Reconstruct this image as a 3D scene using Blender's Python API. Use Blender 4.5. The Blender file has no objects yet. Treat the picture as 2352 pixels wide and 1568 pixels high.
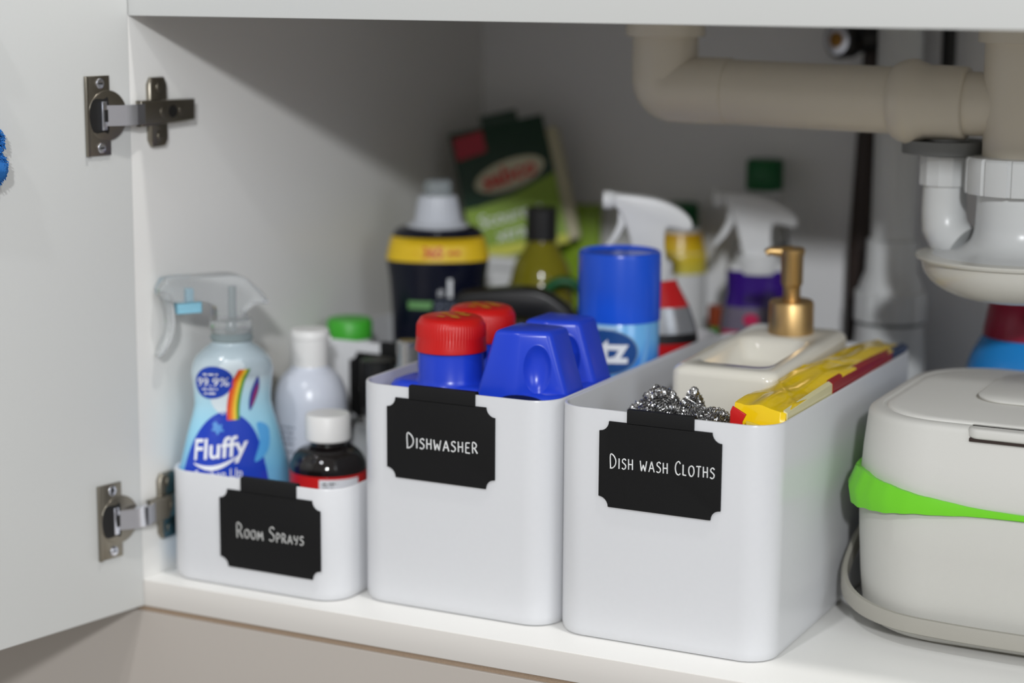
import bpy, bmesh, math, random
from mathutils import Vector, Matrix
import numpy as np

random.seed(7)
PI = math.pi
scene = bpy.context.scene
COL = scene.collection

# ------------------------------------------------------------------ camera
CAM = (0.8341, -1.0810, 0.4132)
YAW, PITCH, ROLL, FPX = 0.4682, -0.1789, 0.0064, 4578.9
_f = Vector((-math.sin(YAW) * math.cos(PITCH), math.cos(YAW) * math.cos(PITCH), math.sin(PITCH)))
_r = Vector((math.cos(YAW), math.sin(YAW), 0.0))
_u = _r.cross(_f)
_r2 = _r * math.cos(ROLL) + _u * math.sin(ROLL)
_u2 = _u * math.cos(ROLL) - _r * math.sin(ROLL)
cd = bpy.data.cameras.new('camera')
cd.sensor_fit = 'HORIZONTAL'; cd.sensor_width = 36.0
cd.lens = FPX * 36.0 / 2352.0
cd.clip_start = 0.01; cd.clip_end = 50
cd.dof.use_dof = True
cd.dof.focus_distance = 1.245
cd.dof.aperture_fstop = 2.8
cam = bpy.data.objects.new('camera', cd); COL.objects.link(cam)
cam.matrix_world = Matrix(((_r2.x, _u2.x, -_f.x, CAM[0]), (_r2.y, _u2.y, -_f.y, CAM[1]),
                           (_r2.z, _u2.z, -_f.z, CAM[2]), (0, 0, 0, 1)))
scene.camera = cam

# ------------------------------------------------------------------ world, lamps, exposure
w = bpy.data.worlds.new('world'); scene.world = w; w.use_nodes = True
bg = w.node_tree.nodes['Background']
bg.inputs[0].default_value = (1.0, 0.965, 0.92, 1); bg.inputs[1].default_value = 0.375

def lamp(name, loc, power, size, col):
    l = bpy.data.lights.new(name, 'POINT'); l.energy = power; l.shadow_soft_size = size; l.color = col
    o = bpy.data.objects.new(name, l); COL.objects.link(o); o.location = loc
    return o
lamp('far_ceiling_lamp', (2.55, -4.45, 2.12), 530.0, 0.13, (0.96, 0.98, 1.0))
lamp('middle_ceiling_lamp', (0.22, -1.78, 2.12), 52.0, 0.06, (0.97, 0.985, 1.0))
lamp('near_ceiling_lamp', (0.80, -0.20, 2.12), 58.0, 0.05, (1.0, 0.98, 0.95))

# daylight from a kitchen window to the right of the cabinet
wl = bpy.data.lights.new('window_daylight', 'AREA'); wl.shape = 'RECTANGLE'; wl.size = 1.0; wl.size_y = 1.0
wl.energy = 15.0; wl.color = (0.86, 0.93, 1.0)
wo = bpy.data.objects.new('window_daylight', wl); COL.objects.link(wo); wo.location = (2.9, -1.35, 1.25)
wo.rotation_euler = (Vector((0.1, 0.1, 0.15)) - Vector(wo.location)).to_track_quat('-Z', 'Y').to_euler()

scene.view_settings.view_transform = 'Standard'
scene.view_settings.look = 'None'
scene.view_settings.exposure = 0.0
scene.view_settings.gamma = 1.0
scene.view_settings.use_curve_mapping = False
scene.cycles.max_bounces = 8; scene.cycles.diffuse_bounces = 4; scene.cycles.glossy_bounces = 4; scene.cycles.transmission_bounces = 8

# ------------------------------------------------------------------ materials
def lin(c):
    c = c / 255.0
    return c / 12.92 if c <= 0.04045 else ((c + 0.055) / 1.055) ** 2.4
def S(r, g, b): return (lin(r), lin(g), lin(b), 1.0)

MATS = {}
def mat(name, col, rough=0.4, metal=0.0, trans=0.0, ior=1.45, bump=0.0, bscale=200.0, vary=0.0, coat=0.0, spec=0.5, alpha=1.0, sss=0.0):
    if name in MATS: return MATS[name]
    m = bpy.data.materials.new(name); m.use_nodes = True
    nt = m.node_tree; b = nt.nodes['Principled BSDF']
    b.inputs['Base Color'].default_value = col
    b.inputs['Roughness'].default_value = rough
    b.inputs['Metallic'].default_value = metal
    b.inputs['Transmission Weight'].default_value = trans
    b.inputs['IOR'].default_value = ior
    b.inputs['Coat Weight'].default_value = coat
    b.inputs['Specular IOR Level'].default_value = spec
    b.inputs['Alpha'].default_value = alpha
    if sss: b.inputs['Subsurface Weight'].default_value = sss; b.inputs['Subsurface Scale'].default_value = 0.004
    tc = nt.nodes.new('ShaderNodeTexCoord')
    nz = nt.nodes.new('ShaderNodeTexNoise'); nz.inputs['Scale'].default_value = bscale; nz.inputs['Detail'].default_value = 4
    nt.links.new(tc.outputs['Object'], nz.inputs['Vector'])
    v = vary if vary else 0.03
    mx = nt.nodes.new('ShaderNodeMix'); mx.data_type = 'RGBA'; mx.blend_type = 'MULTIPLY'
    mx.inputs['Factor'].default_value = v
    mx.inputs['A'].default_value = col
    nt.links.new(nz.outputs['Fac'], mx.inputs['B'])
    nt.links.new(mx.outputs['Result'], b.inputs['Base Color'])
    if bump:
        bp = nt.nodes.new('ShaderNodeBump'); bp.inputs['Strength'].default_value = bump; bp.inputs['Distance'].default_value = 0.0005
        nt.links.new(nz.outputs['Fac'], bp.inputs['Height']); nt.links.new(bp.outputs['Normal'], b.inputs['Normal'])
    MATS[name] = m
    return m

def mat_ramp_z(name, stops, rough=0.3, axis=2, coat=0.0, wave=0.0, trans=0.0):
    """printed bands along an object axis; stops = [(pos_in_m, colour)], linear between stops"""
    m = bpy.data.materials.new(name); m.use_nodes = True
    nt = m.node_tree; b = nt.nodes['Principled BSDF']
    b.inputs['Roughness'].default_value = rough; b.inputs['Coat Weight'].default_value = coat
    b.inputs['Transmission Weight'].default_value = trans
    tc = nt.nodes.new('ShaderNodeTexCoord'); sp = nt.nodes.new('ShaderNodeSeparateXYZ')
    src = tc.outputs['Object']
    if wave:
        nz = nt.nodes.new('ShaderNodeTexNoise'); nz.inputs['Scale'].default_value = 35
        nt.links.new(src, nz.inputs['Vector'])
        vm = nt.nodes.new('ShaderNodeVectorMath'); vm.operation = 'MULTIPLY_ADD'
        vm.inputs[1].default_value = (wave, wave, wave)
        nt.links.new(nz.outputs['Color'], vm.inputs[0]); nt.links.new(src, vm.inputs[2]); src = vm.outputs[0]
    nt.links.new(src, sp.inputs[0])
    lo, hi = stops[0][0], stops[-1][0]
    mr = nt.nodes.new('ShaderNodeMapRange'); mr.inputs[1].default_value = lo; mr.inputs[2].default_value = hi
    nt.links.new(sp.outputs[axis], mr.inputs[0])
    cr = nt.nodes.new('ShaderNodeValToRGB'); e = cr.color_ramp.elements
    for i, (p_, c) in enumerate(stops):
        t = (p_ - lo) / (hi - lo)
        el = e[i] if i < 2 else e.new(t)
        el.position = t; el.color = c
    nt.links.new(mr.outputs[0], cr.inputs[0]); nt.links.new(cr.outputs[0], b.inputs['Base Color'])
    MATS[name] = m
    return m

M_CAB = mat('white_melamine', S(228, 227, 224), 0.38, bump=0.05, bscale=600)
M_DOOR = mat('white_door_melamine', S(209, 210, 208), 0.42, bump=0.05, bscale=600)
M_EDGE = mat('grey_edge_band', S(214, 210, 205), 0.45, bump=0.05, bscale=600)
M_PANEL = mat('warm_grey_panel', S(172, 165, 158), 0.5, bump=0.05, bscale=300)
M_BROWN = mat('gap_shadow_brown', S(168, 146, 124), 0.8, bump=0.4, bscale=900, vary=0.4)  # brown tone painted for the shadow in the gap below the shelf
M_BACK = mat('cabinet_back_white', S(230, 230, 231), 0.6, bump=0.05, bscale=400)
M_BIN = mat('white_bin_plastic', S(213, 214, 217), 0.28, bump=0.03, bscale=300)
M_LABEL = mat('black_chalkboard', S(21, 21, 22), 0.6, bump=0.25, bscale=2500, vary=0.3, spec=0.25)
M_CHALK = mat('white_marker', S(225, 226, 226), 0.7)
M_CHALK2 = mat('faded_marker', S(178, 178, 176), 0.8)
M_NICKEL = mat('dull_nickel', S(150, 144, 132), 0.30, metal=1.0, bump=0.05, bscale=500)
M_CHROME = mat('bright_chrome', S(226, 228, 238), 0.12, metal=1.0)
M_DARK = mat('dark_recess', S(22, 21, 20), 0.6)
M_STEEL = mat('bright_steel_wire', S(195, 195, 195), 0.22, metal=1.0)
M_SILVER = mat('silver_cap_metal', S(200, 200, 200), 0.25, metal=1.0)
M_GOLD = mat('brushed_gold', S(206, 172, 118), 0.42, metal=1.0, bump=0.04, bscale=900)
M_CERAMIC = mat('cream_ceramic', S(226, 222, 210), 0.12, coat=0.4)
M_WHITE = mat('white_plastic', S(226, 227, 228), 0.3)
M_WHITEB = mat('bluish_white_plastic', S(214, 219, 231), 0.25)
M_WCAP = mat('white_screw_cap', S(232, 231, 229), 0.4)
M_PVC = mat('ivory_pvc', S(218, 210, 194), 0.32, vary=0.08, bscale=30)
M_PVCW = mat('white_pvc', S(210, 212, 212), 0.28, vary=0.05, bscale=30)
M_PVCG = mat('grey_rubber_washer', S(120, 122, 122), 0.6)
M_BLUE = mat('royal_blue_plastic', S(32, 66, 205), 0.26)
M_RED = mat('red_cap_plastic', S(200, 18, 16), 0.36)
M_GOLDPRINT = mat('gold_print', S(205, 130, 30), 0.5)
M_BLACK = mat('black_plastic', S(26, 26, 27), 0.35)
M_NAVY = mat('navy_black_plastic', S(17, 20, 36), 0.2)
M_YEL = mat('yellow_print', S(240, 200, 38), 0.3)
M_YELFILM = mat('yellow_plastic_film', S(246, 208, 22), 0.18, bump=0.5, bscale=60, coat=0.5)
M_DKRED = mat('dark_red_print', S(150, 24, 30), 0.25)
M_REDPRINT = mat('red_print', S(205, 30, 30), 0.35)
M_NAVYPRINT = mat('navy_print', S(30, 52, 92), 0.3)
M_CADDY = mat('warm_grey_caddy_plastic', S(196, 195, 189), 0.45, bump=0.1, bscale=1500)
M_CADDYLID = mat('caddy_lid_plastic', S(208, 207, 202), 0.5, bump=0.1, bscale=1500)
M_CADDYH = mat('grey_handle_plastic', S(160, 157, 148), 0.5, bump=0.1, bscale=1500)
M_LINER = mat('green_liner_film', S(112, 205, 40), 0.35, sss=0.0)
M_CLEAR = mat('clear_plastic', (0.88, 0.90, 0.91, 1), 0.10, trans=0.80, ior=1.3)
M_FROST = mat('frosted_neck_plastic', S(190, 205, 208), 0.2, trans=0.6, ior=1.3)
M_GLASS = mat('clear_glass', (0.95, 0.96, 0.96, 1), 0.02, trans=1.0, ior=1.4)
M_LTBLUE = mat('light_blue_plastic', S(140, 198, 220), 0.4)
M_AMBER = mat('dark_amber_glass', S(24, 20, 20), 0.06, coat=0.3)
M_BADGE = mat('badge_blue_print', S(26, 64, 170), 0.3)
M_WPRINT = mat('white_print', S(236, 238, 242), 0.4)
M_GREYPRINT = mat('grey_print', S(120, 128, 145), 0.5)
M_GREENCAP = mat('green_cap_plastic', S(62, 165, 44), 0.4)
M_DKGREEN = mat('dark_green_plastic', S(8, 92, 46), 0.4)
M_PACKDK = mat('pack_dark_green', S(8, 50, 30), 0.4)
M_PACKLT = mat('pack_lime_green', S(126, 158, 16), 0.35)
M_PACKY = mat('pack_yellow_green', S(196, 196, 50), 0.4)
M_PACKRED = mat('pack_red_tab', S(170, 14, 44), 0.4)
M_SPONGE = mat('pale_sponge', S(196, 190, 160), 0.9, bump=1.0, bscale=900)
M_OIL = mat('olive_liquid', S(158, 150, 40), 0.1, trans=0.35, ior=1.4)
M_PURPLE = mat('purple_print', S(58, 22, 128), 0.2, coat=0.3)
M_PINK = mat('magenta_print', S(200, 36, 88), 0.3)
M_GREYBAND = mat('silver_grey_print', S(150, 152, 156), 0.25, metal=0.4)
M_SKY = mat('sky_blue_plastic', S(36, 140, 218), 0.25)
M_MAROON = mat('crimson_cap_plastic', S(150, 22, 56), 0.3)
M_BROWNP = mat('dark_brown', S(50, 38, 34), 0.5)
M_BRASS = mat('brass', S(150, 110, 55), 0.35, metal=1.0)
M_CREAM = mat('cream_cloth', S(206, 202, 192), 0.9, bump=0.8, bscale=700)
M_CLOTH = mat('blue_microfibre', S(40, 122, 205), 0.95, bump=1.0, bscale=1500, vary=0.4)
M_RUST = mat('rust_red_plastic', S(150, 66, 36), 0.4)
M_LIMEP = mat('lime_plastic', S(60, 150, 60), 0.35)

# ------------------------------------------------------------------ mesh helpers
def finish(name, verts, faces, m, parent=None, ang=40.0, mats=None, fmat=None):
    me = bpy.data.meshes.new(name)
    me.from_pydata([tuple(v) for v in verts], [], faces)
    bm = bmesh.new(); bm.from_mesh(me)
    bmesh.ops.recalc_face_normals(bm, faces=bm.faces)
    bm.to_mesh(me); bm.free()
    return wrap(name, me, m, parent, ang, mats, fmat)

def wrap(name, me, m, parent=None, ang=40.0, mats=None, fmat=None):
    for q in (mats or [m]): me.materials.append(q)
    if fmat:
        for p_, i in zip(me.polygons, fmat): p_.material_index = i
    me.polygons.foreach_set('use_smooth', [True] * len(me.polygons))
    me.update()
    me.set_sharp_from_angle(angle=math.radians(ang))
    o = bpy.data.objects.new(name, me); COL.objects.link(o)
    if parent: o.parent = parent
    return o

def tag(o, label, cat, group=None, kind=None):
    o['label'] = label; o['category'] = cat
    if group: o['group'] = group
    if kind: o['kind'] = kind
    return o

def thing(name, label, cat, loc, rz=0.0, group=None):
    o = bpy.data.objects.new(name, None); COL.objects.link(o)
    o.empty_display_size = 0.02
    o.location = loc; o.rotation_euler = (0, 0, rz)
    return tag(o, label, cat, group)

def copy_tree(o, parent=None):
    c = o.copy(); COL.objects.link(c)
    if parent: c.parent = parent
    for ch in list(o.children): copy_tree(ch, c)
    return c

def face_cam(x, y): return math.atan2(CAM[0] - x, -(CAM[1] - y))

def loft(loops, cap0=True, cap1=True):
    n = len(loops[0]); V = [p for L in loops for p in L]; F = []
    for i in range(len(loops) - 1):
        for j in range(n):
            k = (j + 1) % n
            F.append((i * n + j, i * n + k, (i + 1) * n + k, (i + 1) * n + j))
    if cap0: F.append(tuple(range(n - 1, -1, -1)))
    if cap1: F.append(tuple((len(loops) - 1) * n + j for j in range(n)))
    return V, F

def ring(a, b, z, n=48, e=2.0, cx=0, cy=0):
    out = []
    for i in range(n):
        t = 2 * PI * i / n; c, s = math.cos(t), math.sin(t)
        out.append((cx + a * math.copysign(abs(c) ** (2 / e), c), cy + b * math.copysign(abs(s) ** (2 / e), s), z))
    return out

def rrect(x0, x1, y0, y1, r, z, n=7):
    out = []
    for (cx, cy, a0) in ((x1 - r, y1 - r, 0), (x0 + r, y1 - r, PI / 2), (x0 + r, y0 + r, PI), (x1 - r, y0 + r, 1.5 * PI)):
        for i in range(n + 1):
            t = a0 + PI / 2 * i / n
            out.append((cx + r * math.cos(t), cy + r * math.sin(t), z))
    return out

def lathe(name, prof, m, parent=None, seg=48, sx=1.0, sy=1.0, ang=35, c=(0, 0, 0), e=2.0):
    loops = [[(p_[0] + c[0], p_[1] + c[1], p_[2] + c[2]) for p_ in ring(max(r, 1e-5) * sx, max(r, 1e-5) * sy, z, seg, e)] for r, z in prof]
    V, F = loft(loops)
    return finish(name, V, F, m, parent, ang)

def smooth_prof(pts, k=6):
    """Catmull-Rom through (value.., z) tuples"""
    out = []
    P = [pts[0]] + list(pts) + [pts[-1]]
    for i in range(1, len(P) - 2):
        p0, p1, p2, p3 = P[i - 1], P[i], P[i + 1], P[i + 2]
        for j in range(k):
            t = j / k
            out.append(tuple(0.5 * ((2 * b) + (-a + c) * t + (2 * a - 5 * b + 4 * c - d) * t * t + (-a + 3 * b - 3 * c + d) * t ** 3)
                             for a, b, c, d in zip(p0, p1, p2, p3)))
    out.append(pts[-1])
    return out

def tube_mesh(path, r, seg=16, caps=True):
    P = [Vector(p_) for p_ in path]; rs = r if isinstance(r, (list, tuple)) else [r] * len(P)
    loops = []; T = (P[1] - P[0]).normalized()
    up = Vector((0, 0, 1)) if abs(T.z) < 0.9 else Vector((0, 1, 0))
    N = T.cross(up).normalized()
    for i, p_ in enumerate(P):
        t = (P[min(i + 1, len(P) - 1)] - P[max(i - 1, 0)]).normalized()
        N = (N - t * N.dot(t)).normalized(); B = t.cross(N)
        loops.append([tuple(p_ + (N * math.cos(2 * PI * j / seg) + B * math.sin(2 * PI * j / seg)) * rs[i]) for j in range(seg)])
    return loft(loops, caps, caps)

def tube(name, path, r, m, parent=None, seg=16, ang=50):
    V, F = tube_mesh(path, r, seg)
    return finish(name, V, F, m, parent, ang)

def tubes(name, paths, r, m, parent=None, seg=6):
    V, F = [], []
    for pth in paths:
        v, f = tube_mesh(pth, r, seg); k = len(V)
        V += v; F += [tuple(i + k for i in q) for q in f]
    return finish(name, V, F, m, parent, 60)

def bev_box(name, x0, x1, y0, y1, z0, z1, m, parent=None, b=0.001, seg=2):
    bm = bmesh.new()
    bmesh.ops.create_cube(bm, size=1)
    for v in bm.verts:
        v.co = Vector(((x0 + x1) / 2 + v.co.x * (x1 - x0), (y0 + y1) / 2 + v.co.y * (y1 - y0), (z0 + z1) / 2 + v.co.z * (z1 - z0)))
    if b: bmesh.ops.bevel(bm, geom=bm.edges[:], offset=b, segments=seg, affect='EDGES', profile=0.5)
    me = bpy.data.meshes.new(name); bm.to_mesh(me); bm.free()
    return wrap(name, me, m, parent, 50)

def rbox(name, x0, x1, y0, y1, z0, z1, r, m, parent=None, b=0.003, n=7):
    """box with vertical corner radius r and rounded top / bottom edges b"""
    L = []
    k = 4
    for i in range(k + 1):
        t = PI / 2 * i / k; ins = b * (1 - math.sin(t))
        L.append(rrect(x0 + ins, x1 - ins, y0 + ins, y1 - ins, max(r - ins, 0.0005), z0 + b * (1 - math.cos(t)), n))
    for i in range(k + 1):
        t = PI / 2 * i / k; ins = b * (1 - math.cos(t))
        L.append(rrect(x0 + ins, x1 - ins, y0 + ins, y1 - ins, max(r - ins, 0.0005), z1 - b * (1 - math.sin(t)), n))
    V, F = loft(L)
    return finish(name, V, F, m, parent, 50)

def prism(name, pts, t0, t1, m, parent=None, bev=0.0, fn=None, seg=3):
    """polygon pts (u,v) extruded along w from t0 to t1; fn(u,w,v)->xyz (default x=u,y=w,z=v)"""
    bm = bmesh.new()
    vs = [bm.verts.new((u, t0, v)) for u, v in pts]
    f = bm.faces.new(vs)
    ex = bmesh.ops.extrude_face_region(bm, geom=[f])
    for g in ex['geom']:
        if isinstance(g, bmesh.types.BMVert): g.co.y = t1
    bmesh.ops.recalc_face_normals(bm, faces=bm.faces)
    if bev:
        ed = [e for e in bm.edges if abs(e.verts[0].co.y - e.verts[1].co.y) < 1e-7]
        bmesh.ops.bevel(bm, geom=ed, offset=bev, segments=seg, affect='EDGES', profile=0.5, clamp_overlap=True)
    if fn:
        for v in bm.verts: v.co = Vector(fn(v.co.x, v.co.y, v.co.z))
    bmesh.ops.recalc_face_normals(bm, faces=bm.faces)
    me = bpy.data.meshes.new(name); bm.to_mesh(me); bm.free()
    return wrap(name, me, m, parent, 40)

def spl(pts, k=5, closed=True):
    """smooth 2D outline"""
    n = len(pts); out = []
    for i in range(n):
        p0, p1, p2, p3 = pts[(i - 1) % n], pts[i], pts[(i + 1) % n], pts[(i + 2) % n]
        for j in range(k):
            t = j / k
            out.append(tuple(0.5 * ((2 * b) + (-a + c) * t + (2 * a - 5 * b + 4 * c - d) * t * t + (-a + 3 * b - 3 * c + d) * t ** 3)
                             for a, b, c, d in zip(p0, p1, p2, p3)))
    return out

# --- flat print that lies on a surface
def refine(bm, lim):
    bmesh.ops.triangulate(bm, faces=bm.faces[:])
    for _ in range(7):
        ed = [e for e in bm.edges if e.calc_length() > lim]
        if not ed: break
        bmesh.ops.subdivide_edges(bm, edges=ed, cuts=1)
        bmesh.ops.triangulate(bm, faces=[f for f in bm.faces if len(f.verts) > 3])

def place2d(bm, name, fn, m, parent, lim):
    refine(bm, lim)
    for v in bm.verts: v.co = Vector(fn(v.co.x, v.co.y))
    me = bpy.data.meshes.new(name); bm.to_mesh(me); bm.free()
    return wrap(name, me, m, parent, 60)

def decal(name, pts, fn, m, parent, lim=0.004):
    bm = bmesh.new()
    bm.faces.new([bm.verts.new((u, v, 0)) for u, v in pts])
    return place2d(bm, name, fn, m, parent, lim)

def text_bm(s, size, align='CENTER', shear=0.0, bold=0.0, xs=1.0):
    cu = bpy.data.curves.new('t', 'FONT'); cu.body = s; cu.size = size; cu.align_x = align; cu.align_y = 'CENTER'
    cu.shear = shear; cu.offset = bold; cu.resolution_u = 3
    ob = bpy.data.objects.new('t', cu); COL.objects.link(ob)
    dg = bpy.context.evaluated_depsgraph_get()
    me = bpy.data.meshes.new_from_object(ob.evaluated_get(dg))
    bm = bmesh.new(); bm.from_mesh(me)
    for v in bm.verts: v.co.x *= xs
    bpy.data.objects.remove(ob); bpy.data.curves.remove(cu); bpy.data.meshes.remove(me)
    return bm

def text(name, s, size, fn, m, parent, lim=0.003, **k):
    return place2d(text_bm(s, size, **k), name, fn, m, parent, lim)

def dashes(name, rows, fn, m, parent):
    """rows of illegible small print: [(u0,u1,v,h)] broken into word-length strokes"""
    bm = bmesh.new(); rnd = random.Random(3)
    for u0, u1, v, h in rows:
        u = u0
        while u < u1:
            L = min(rnd.uniform(0.0025, 0.006), u1 - u)
            bm.faces.new([bm.verts.new(q) for q in ((u, v, 0), (u + L, v, 0), (u + L, v + h, 0), (u, v + h, 0))])
            u += L + 0.0012
    o = place2d(bm, name, fn, m, parent, 0.003); o['kind'] = 'stuff'
    return o

def circle2(cx, cy, r, n=32, ry=None):
    return [(cx + r * math.cos(2 * PI * i / n), cy + (ry or r) * math.sin(2 * PI * i / n)) for i in range(n)]

def on_cyl(r, eps=0.0003, sy=1.0):
    return lambda u, v: ((r + eps) * math.sin(u / r), -(r + eps) * sy * math.cos(u / r), v)

def on_front(prof, ratio_fn, eps=0.0003):
    """front of an oval bottle; prof=[(a,z)...] dense, depth = a*ratio"""
    zs = np.array([p_[1] for p_ in prof]); As = np.array([p_[0] for p_ in prof])
    def fn(u, v):
        a = float(np.interp(v, zs, As)); b = a * ratio_fn(v)
        t = max(-1.52, min(1.52, u / a))
        return ((a + eps) * math.sin(t), -(b + eps) * math.cos(t), v)
    return fn

# ------------------------------------------------------------------ cabinet
H = 0.3888; TH = 0.0187; DEP = 0.507; XR = 1.02
def struct(o, label, cat): return tag(o, label, cat, kind='structure')
struct(bev_box('floor', 0.0, XR, 0.0008, DEP, -TH, 0, M_CAB, b=0.0004), 'white melamine cabinet shelf carrying all the bins', 'shelf')
struct(bev_box('trim_1', 0.0, XR, 0.0, 0.0008, -TH, -0.0002, M_EDGE, b=0.0002), 'pale grey edge band along the front of the shelf', 'edge band')
struct(bev_box('wall_left', -0.016, 0.0, 0.0, DEP + 0.016, -TH, 0.50, M_CAB, b=0.0004), 'white inner side panel of the cabinet with hinges', 'cabinet side')
struct(bev_box('wall_right', XR, XR + 0.016, 0.0, DEP + 0.016, -TH, 0.50, M_CAB, b=0.0004), 'white right-hand side panel of the cabinet', 'cabinet side')
struct(bev_box('wall_back', 0.0, XR, DEP, DEP + 0.016, -TH, 0.50, M_BACK, b=0), 'plain back panel of the cabinet behind the pipes', 'cabinet back')
struct(bev_box('ceiling', -0.016, XR + 0.016, 0.0, DEP + 0.016, 0.50, 0.53, M_CAB, b=0), 'underside of the sink top closing the cabinet', 'sink top')
struct(bev_box('trim_2', -0.0012, XR, 0.0, 0.018, H, 0.4995, M_DOOR, b=0.0006), 'white front rail across the top of the cabinet opening', 'rail')
struct(bev_box('trim_3', -0.016, XR, 0.002, 0.016, -TH - 0.0042, -TH, M_BROWN, b=0), 'thin brown strip standing for the shadowed gap under the shelf edge', 'strip')  # shadow of the gap under the shelf, drawn as a brown strip
struct(bev_box('trim_4', -0.5, XR, 0.0, 0.016, -0.34, -TH - 0.0042, M_PANEL, b=0.0004), 'warm grey panel below the cabinet shelf', 'panel')

# ------------------------------------------------------------------ door and hinges
DO = Vector((0.0004, -0.0006, 0)); DD = Vector((-0.196, -0.981, 0)).normalized(); DN = Vector((0.981, -0.196, 0)).normalized()
def on_door(s, t, z): return tuple(DO + DD * s + DN * t + Vector((0, 0, z)))
door = prism('door_1', [(0, -TH), (0.46, -TH), (0.46, 0.62), (0, 0.62)], -0.018, 0.0, M_DOOR, bev=0.0006, fn=on_door)
struct(door, 'white melamine cabinet door swung wide open', 'door')

def make_hinge(zc, label):
    t = thing('cabinet_hinge', label, 'hinge', (0, 0, zc), group='nickel cabinet hinges')
    def dfn(s, t_, z): return on_door(s + 0.0022, t_, z)
    pl = prism('cup_plate', [(0.0165, -0.0262), (0.0372, -0.0262), (0.0372, 0.0262), (0.0165, 0.0262)], 0.0002, 0.0017, M_NICKEL, t, 0.0005, dfn)
    prism('plate_lip', [(0.0352, -0.0262), (0.0374, -0.0262), (0.0374, 0.0262), (0.0352, 0.0262)], 0.0017, 0.0030, M_NICKEL, t, 0.0004, dfn)
    prism('cup', circle2(0.0190, 0, 0.0166, 40), 0.0002, 0.0021, M_NICKEL, t, 0.0004, dfn)
    prism('cup_recess', spl([(0.0315, -0.0105), (0.0345, 0), (0.0315, 0.0105), (0.0225, 0.0108), (0.0185, 0.0105), (0.0185, -0.0105), (0.0225, -0.0108)], 3), 0.0019, 0.00235, M_DARK, t, 0, dfn)
    for sgn in (-1, 1):
        sc = prism('screw', circle2(0.0250, sgn * 0.0212, 0.0034, 24), 0.0017, 0.0026, M_CHROME, t, 0.0004, dfn)
        prism('screw_slot', [(0.0232, sgn * 0.0212 - 0.0005), (0.0268, sgn * 0.0212 - 0.0005), (0.0268, sgn * 0.0212 + 0.0005), (0.0232, sgn * 0.0212 + 0.0005)], 0.0026, 0.00275, M_DARK, sc, 0, dfn)
    # linking arm: bent plate from cup to the arm body
    a = Vector(on_door(0.0255, 0.0018, 0)); b = Vector(on_door(0.0150, 0.0080, 0)); c = Vector(on_door(0.0030, 0.0095, 0)); d = Vector((0.0055, 0.012, 0))
    pts = [a, b, c, d]; V = []; F = []
    hh = 0.0068
    for i, p_ in enumerate(pts):
        tt = (pts[min(i + 1, 3)] - pts[max(i - 1, 0)]).normalized(); nn = Vector((-tt.y, tt.x, 0)); nn = -nn if nn.dot(DN) < 0 else nn
        for (dz, dn) in ((-hh, 0.001), (hh, 0.001), (hh, -0.004), (-hh, -0.004)):
            V.append(tuple(p_ + nn * dn + Vector((0, 0, dz))))
    for i in range(3):
        for j in range(4):
            k = (j + 1) % 4; F.append((i * 4 + j, i * 4 + k, i * 4 + 4 + k, i * 4 + 4 + j))
    F += [(0, 3, 2, 1), (12, 13, 14, 15)]
    finish('linking_arm', V, F, M_CHROME, t, 25)
    prism('pivot_clip', [(0.0215, -0.0095), (0.0258, -0.0095), (0.0258, 0.0095), (0.0215, 0.0095)], 0.0022, 0.0046, M_CHROME, t, 0.0005, dfn)
    yz = lambda u, w_, v: (w_, u, v)
    prism('pivot_stop', [(0.0212, -0.004), (0.0240, -0.004), (0.0240, 0.004), (0.0212, 0.004)], 0.0046, 0.0050, M_DARK, t, 0, dfn)
    wing = [(0.0165, -0.019), (0.0195, -0.0235), (0.0330, -0.0235), (0.0360, -0.019), (0.0360, 0.019), (0.0330, 0.0235), (0.0195, 0.0235), (0.0165, 0.019)]
    prism('mounting_plate', wing, 0.0, 0.0042, M_NICKEL, t, 0.0014, yz)
    arm = [(0.002, -0.0088), (0.0625, -0.0074), (0.063, 0.0074), (0.002, 0.0088)]
    prism('arm', arm, 0.0022, 0.0078, M_NICKEL, t, 0.0014, yz)
    for sgn in (-1, 1):
        sc = prism('plate_screw', circle2(0.0262, sgn * 0.0165, 0.0033, 20), 0.0042, 0.0050, M_NICKEL, t, 0.0006, yz)
    prism('arm_screw', circle2(0.0265, 0, 0.0042, 24), 0.0078, 0.0082, M_NICKEL, t, 0.0008, yz)
    prism('arm_slot', circle2(0.0365, 0, 0.0048, 20, 0.0042), 0.0078, 0.0080, M_DARK, t, 0, yz)
    prism('arm_screw', circle2(0.0465, 0, 0.0032, 20), 0.0078, 0.0081, M_NICKEL, t, 0.0005, yz)
    return t
make_hinge(0.3240, 'nickel concealed hinge near the top of the open door')
make_hinge(0.0485, 'nickel concealed hinge low on the door beside the shortest bin')

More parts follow.
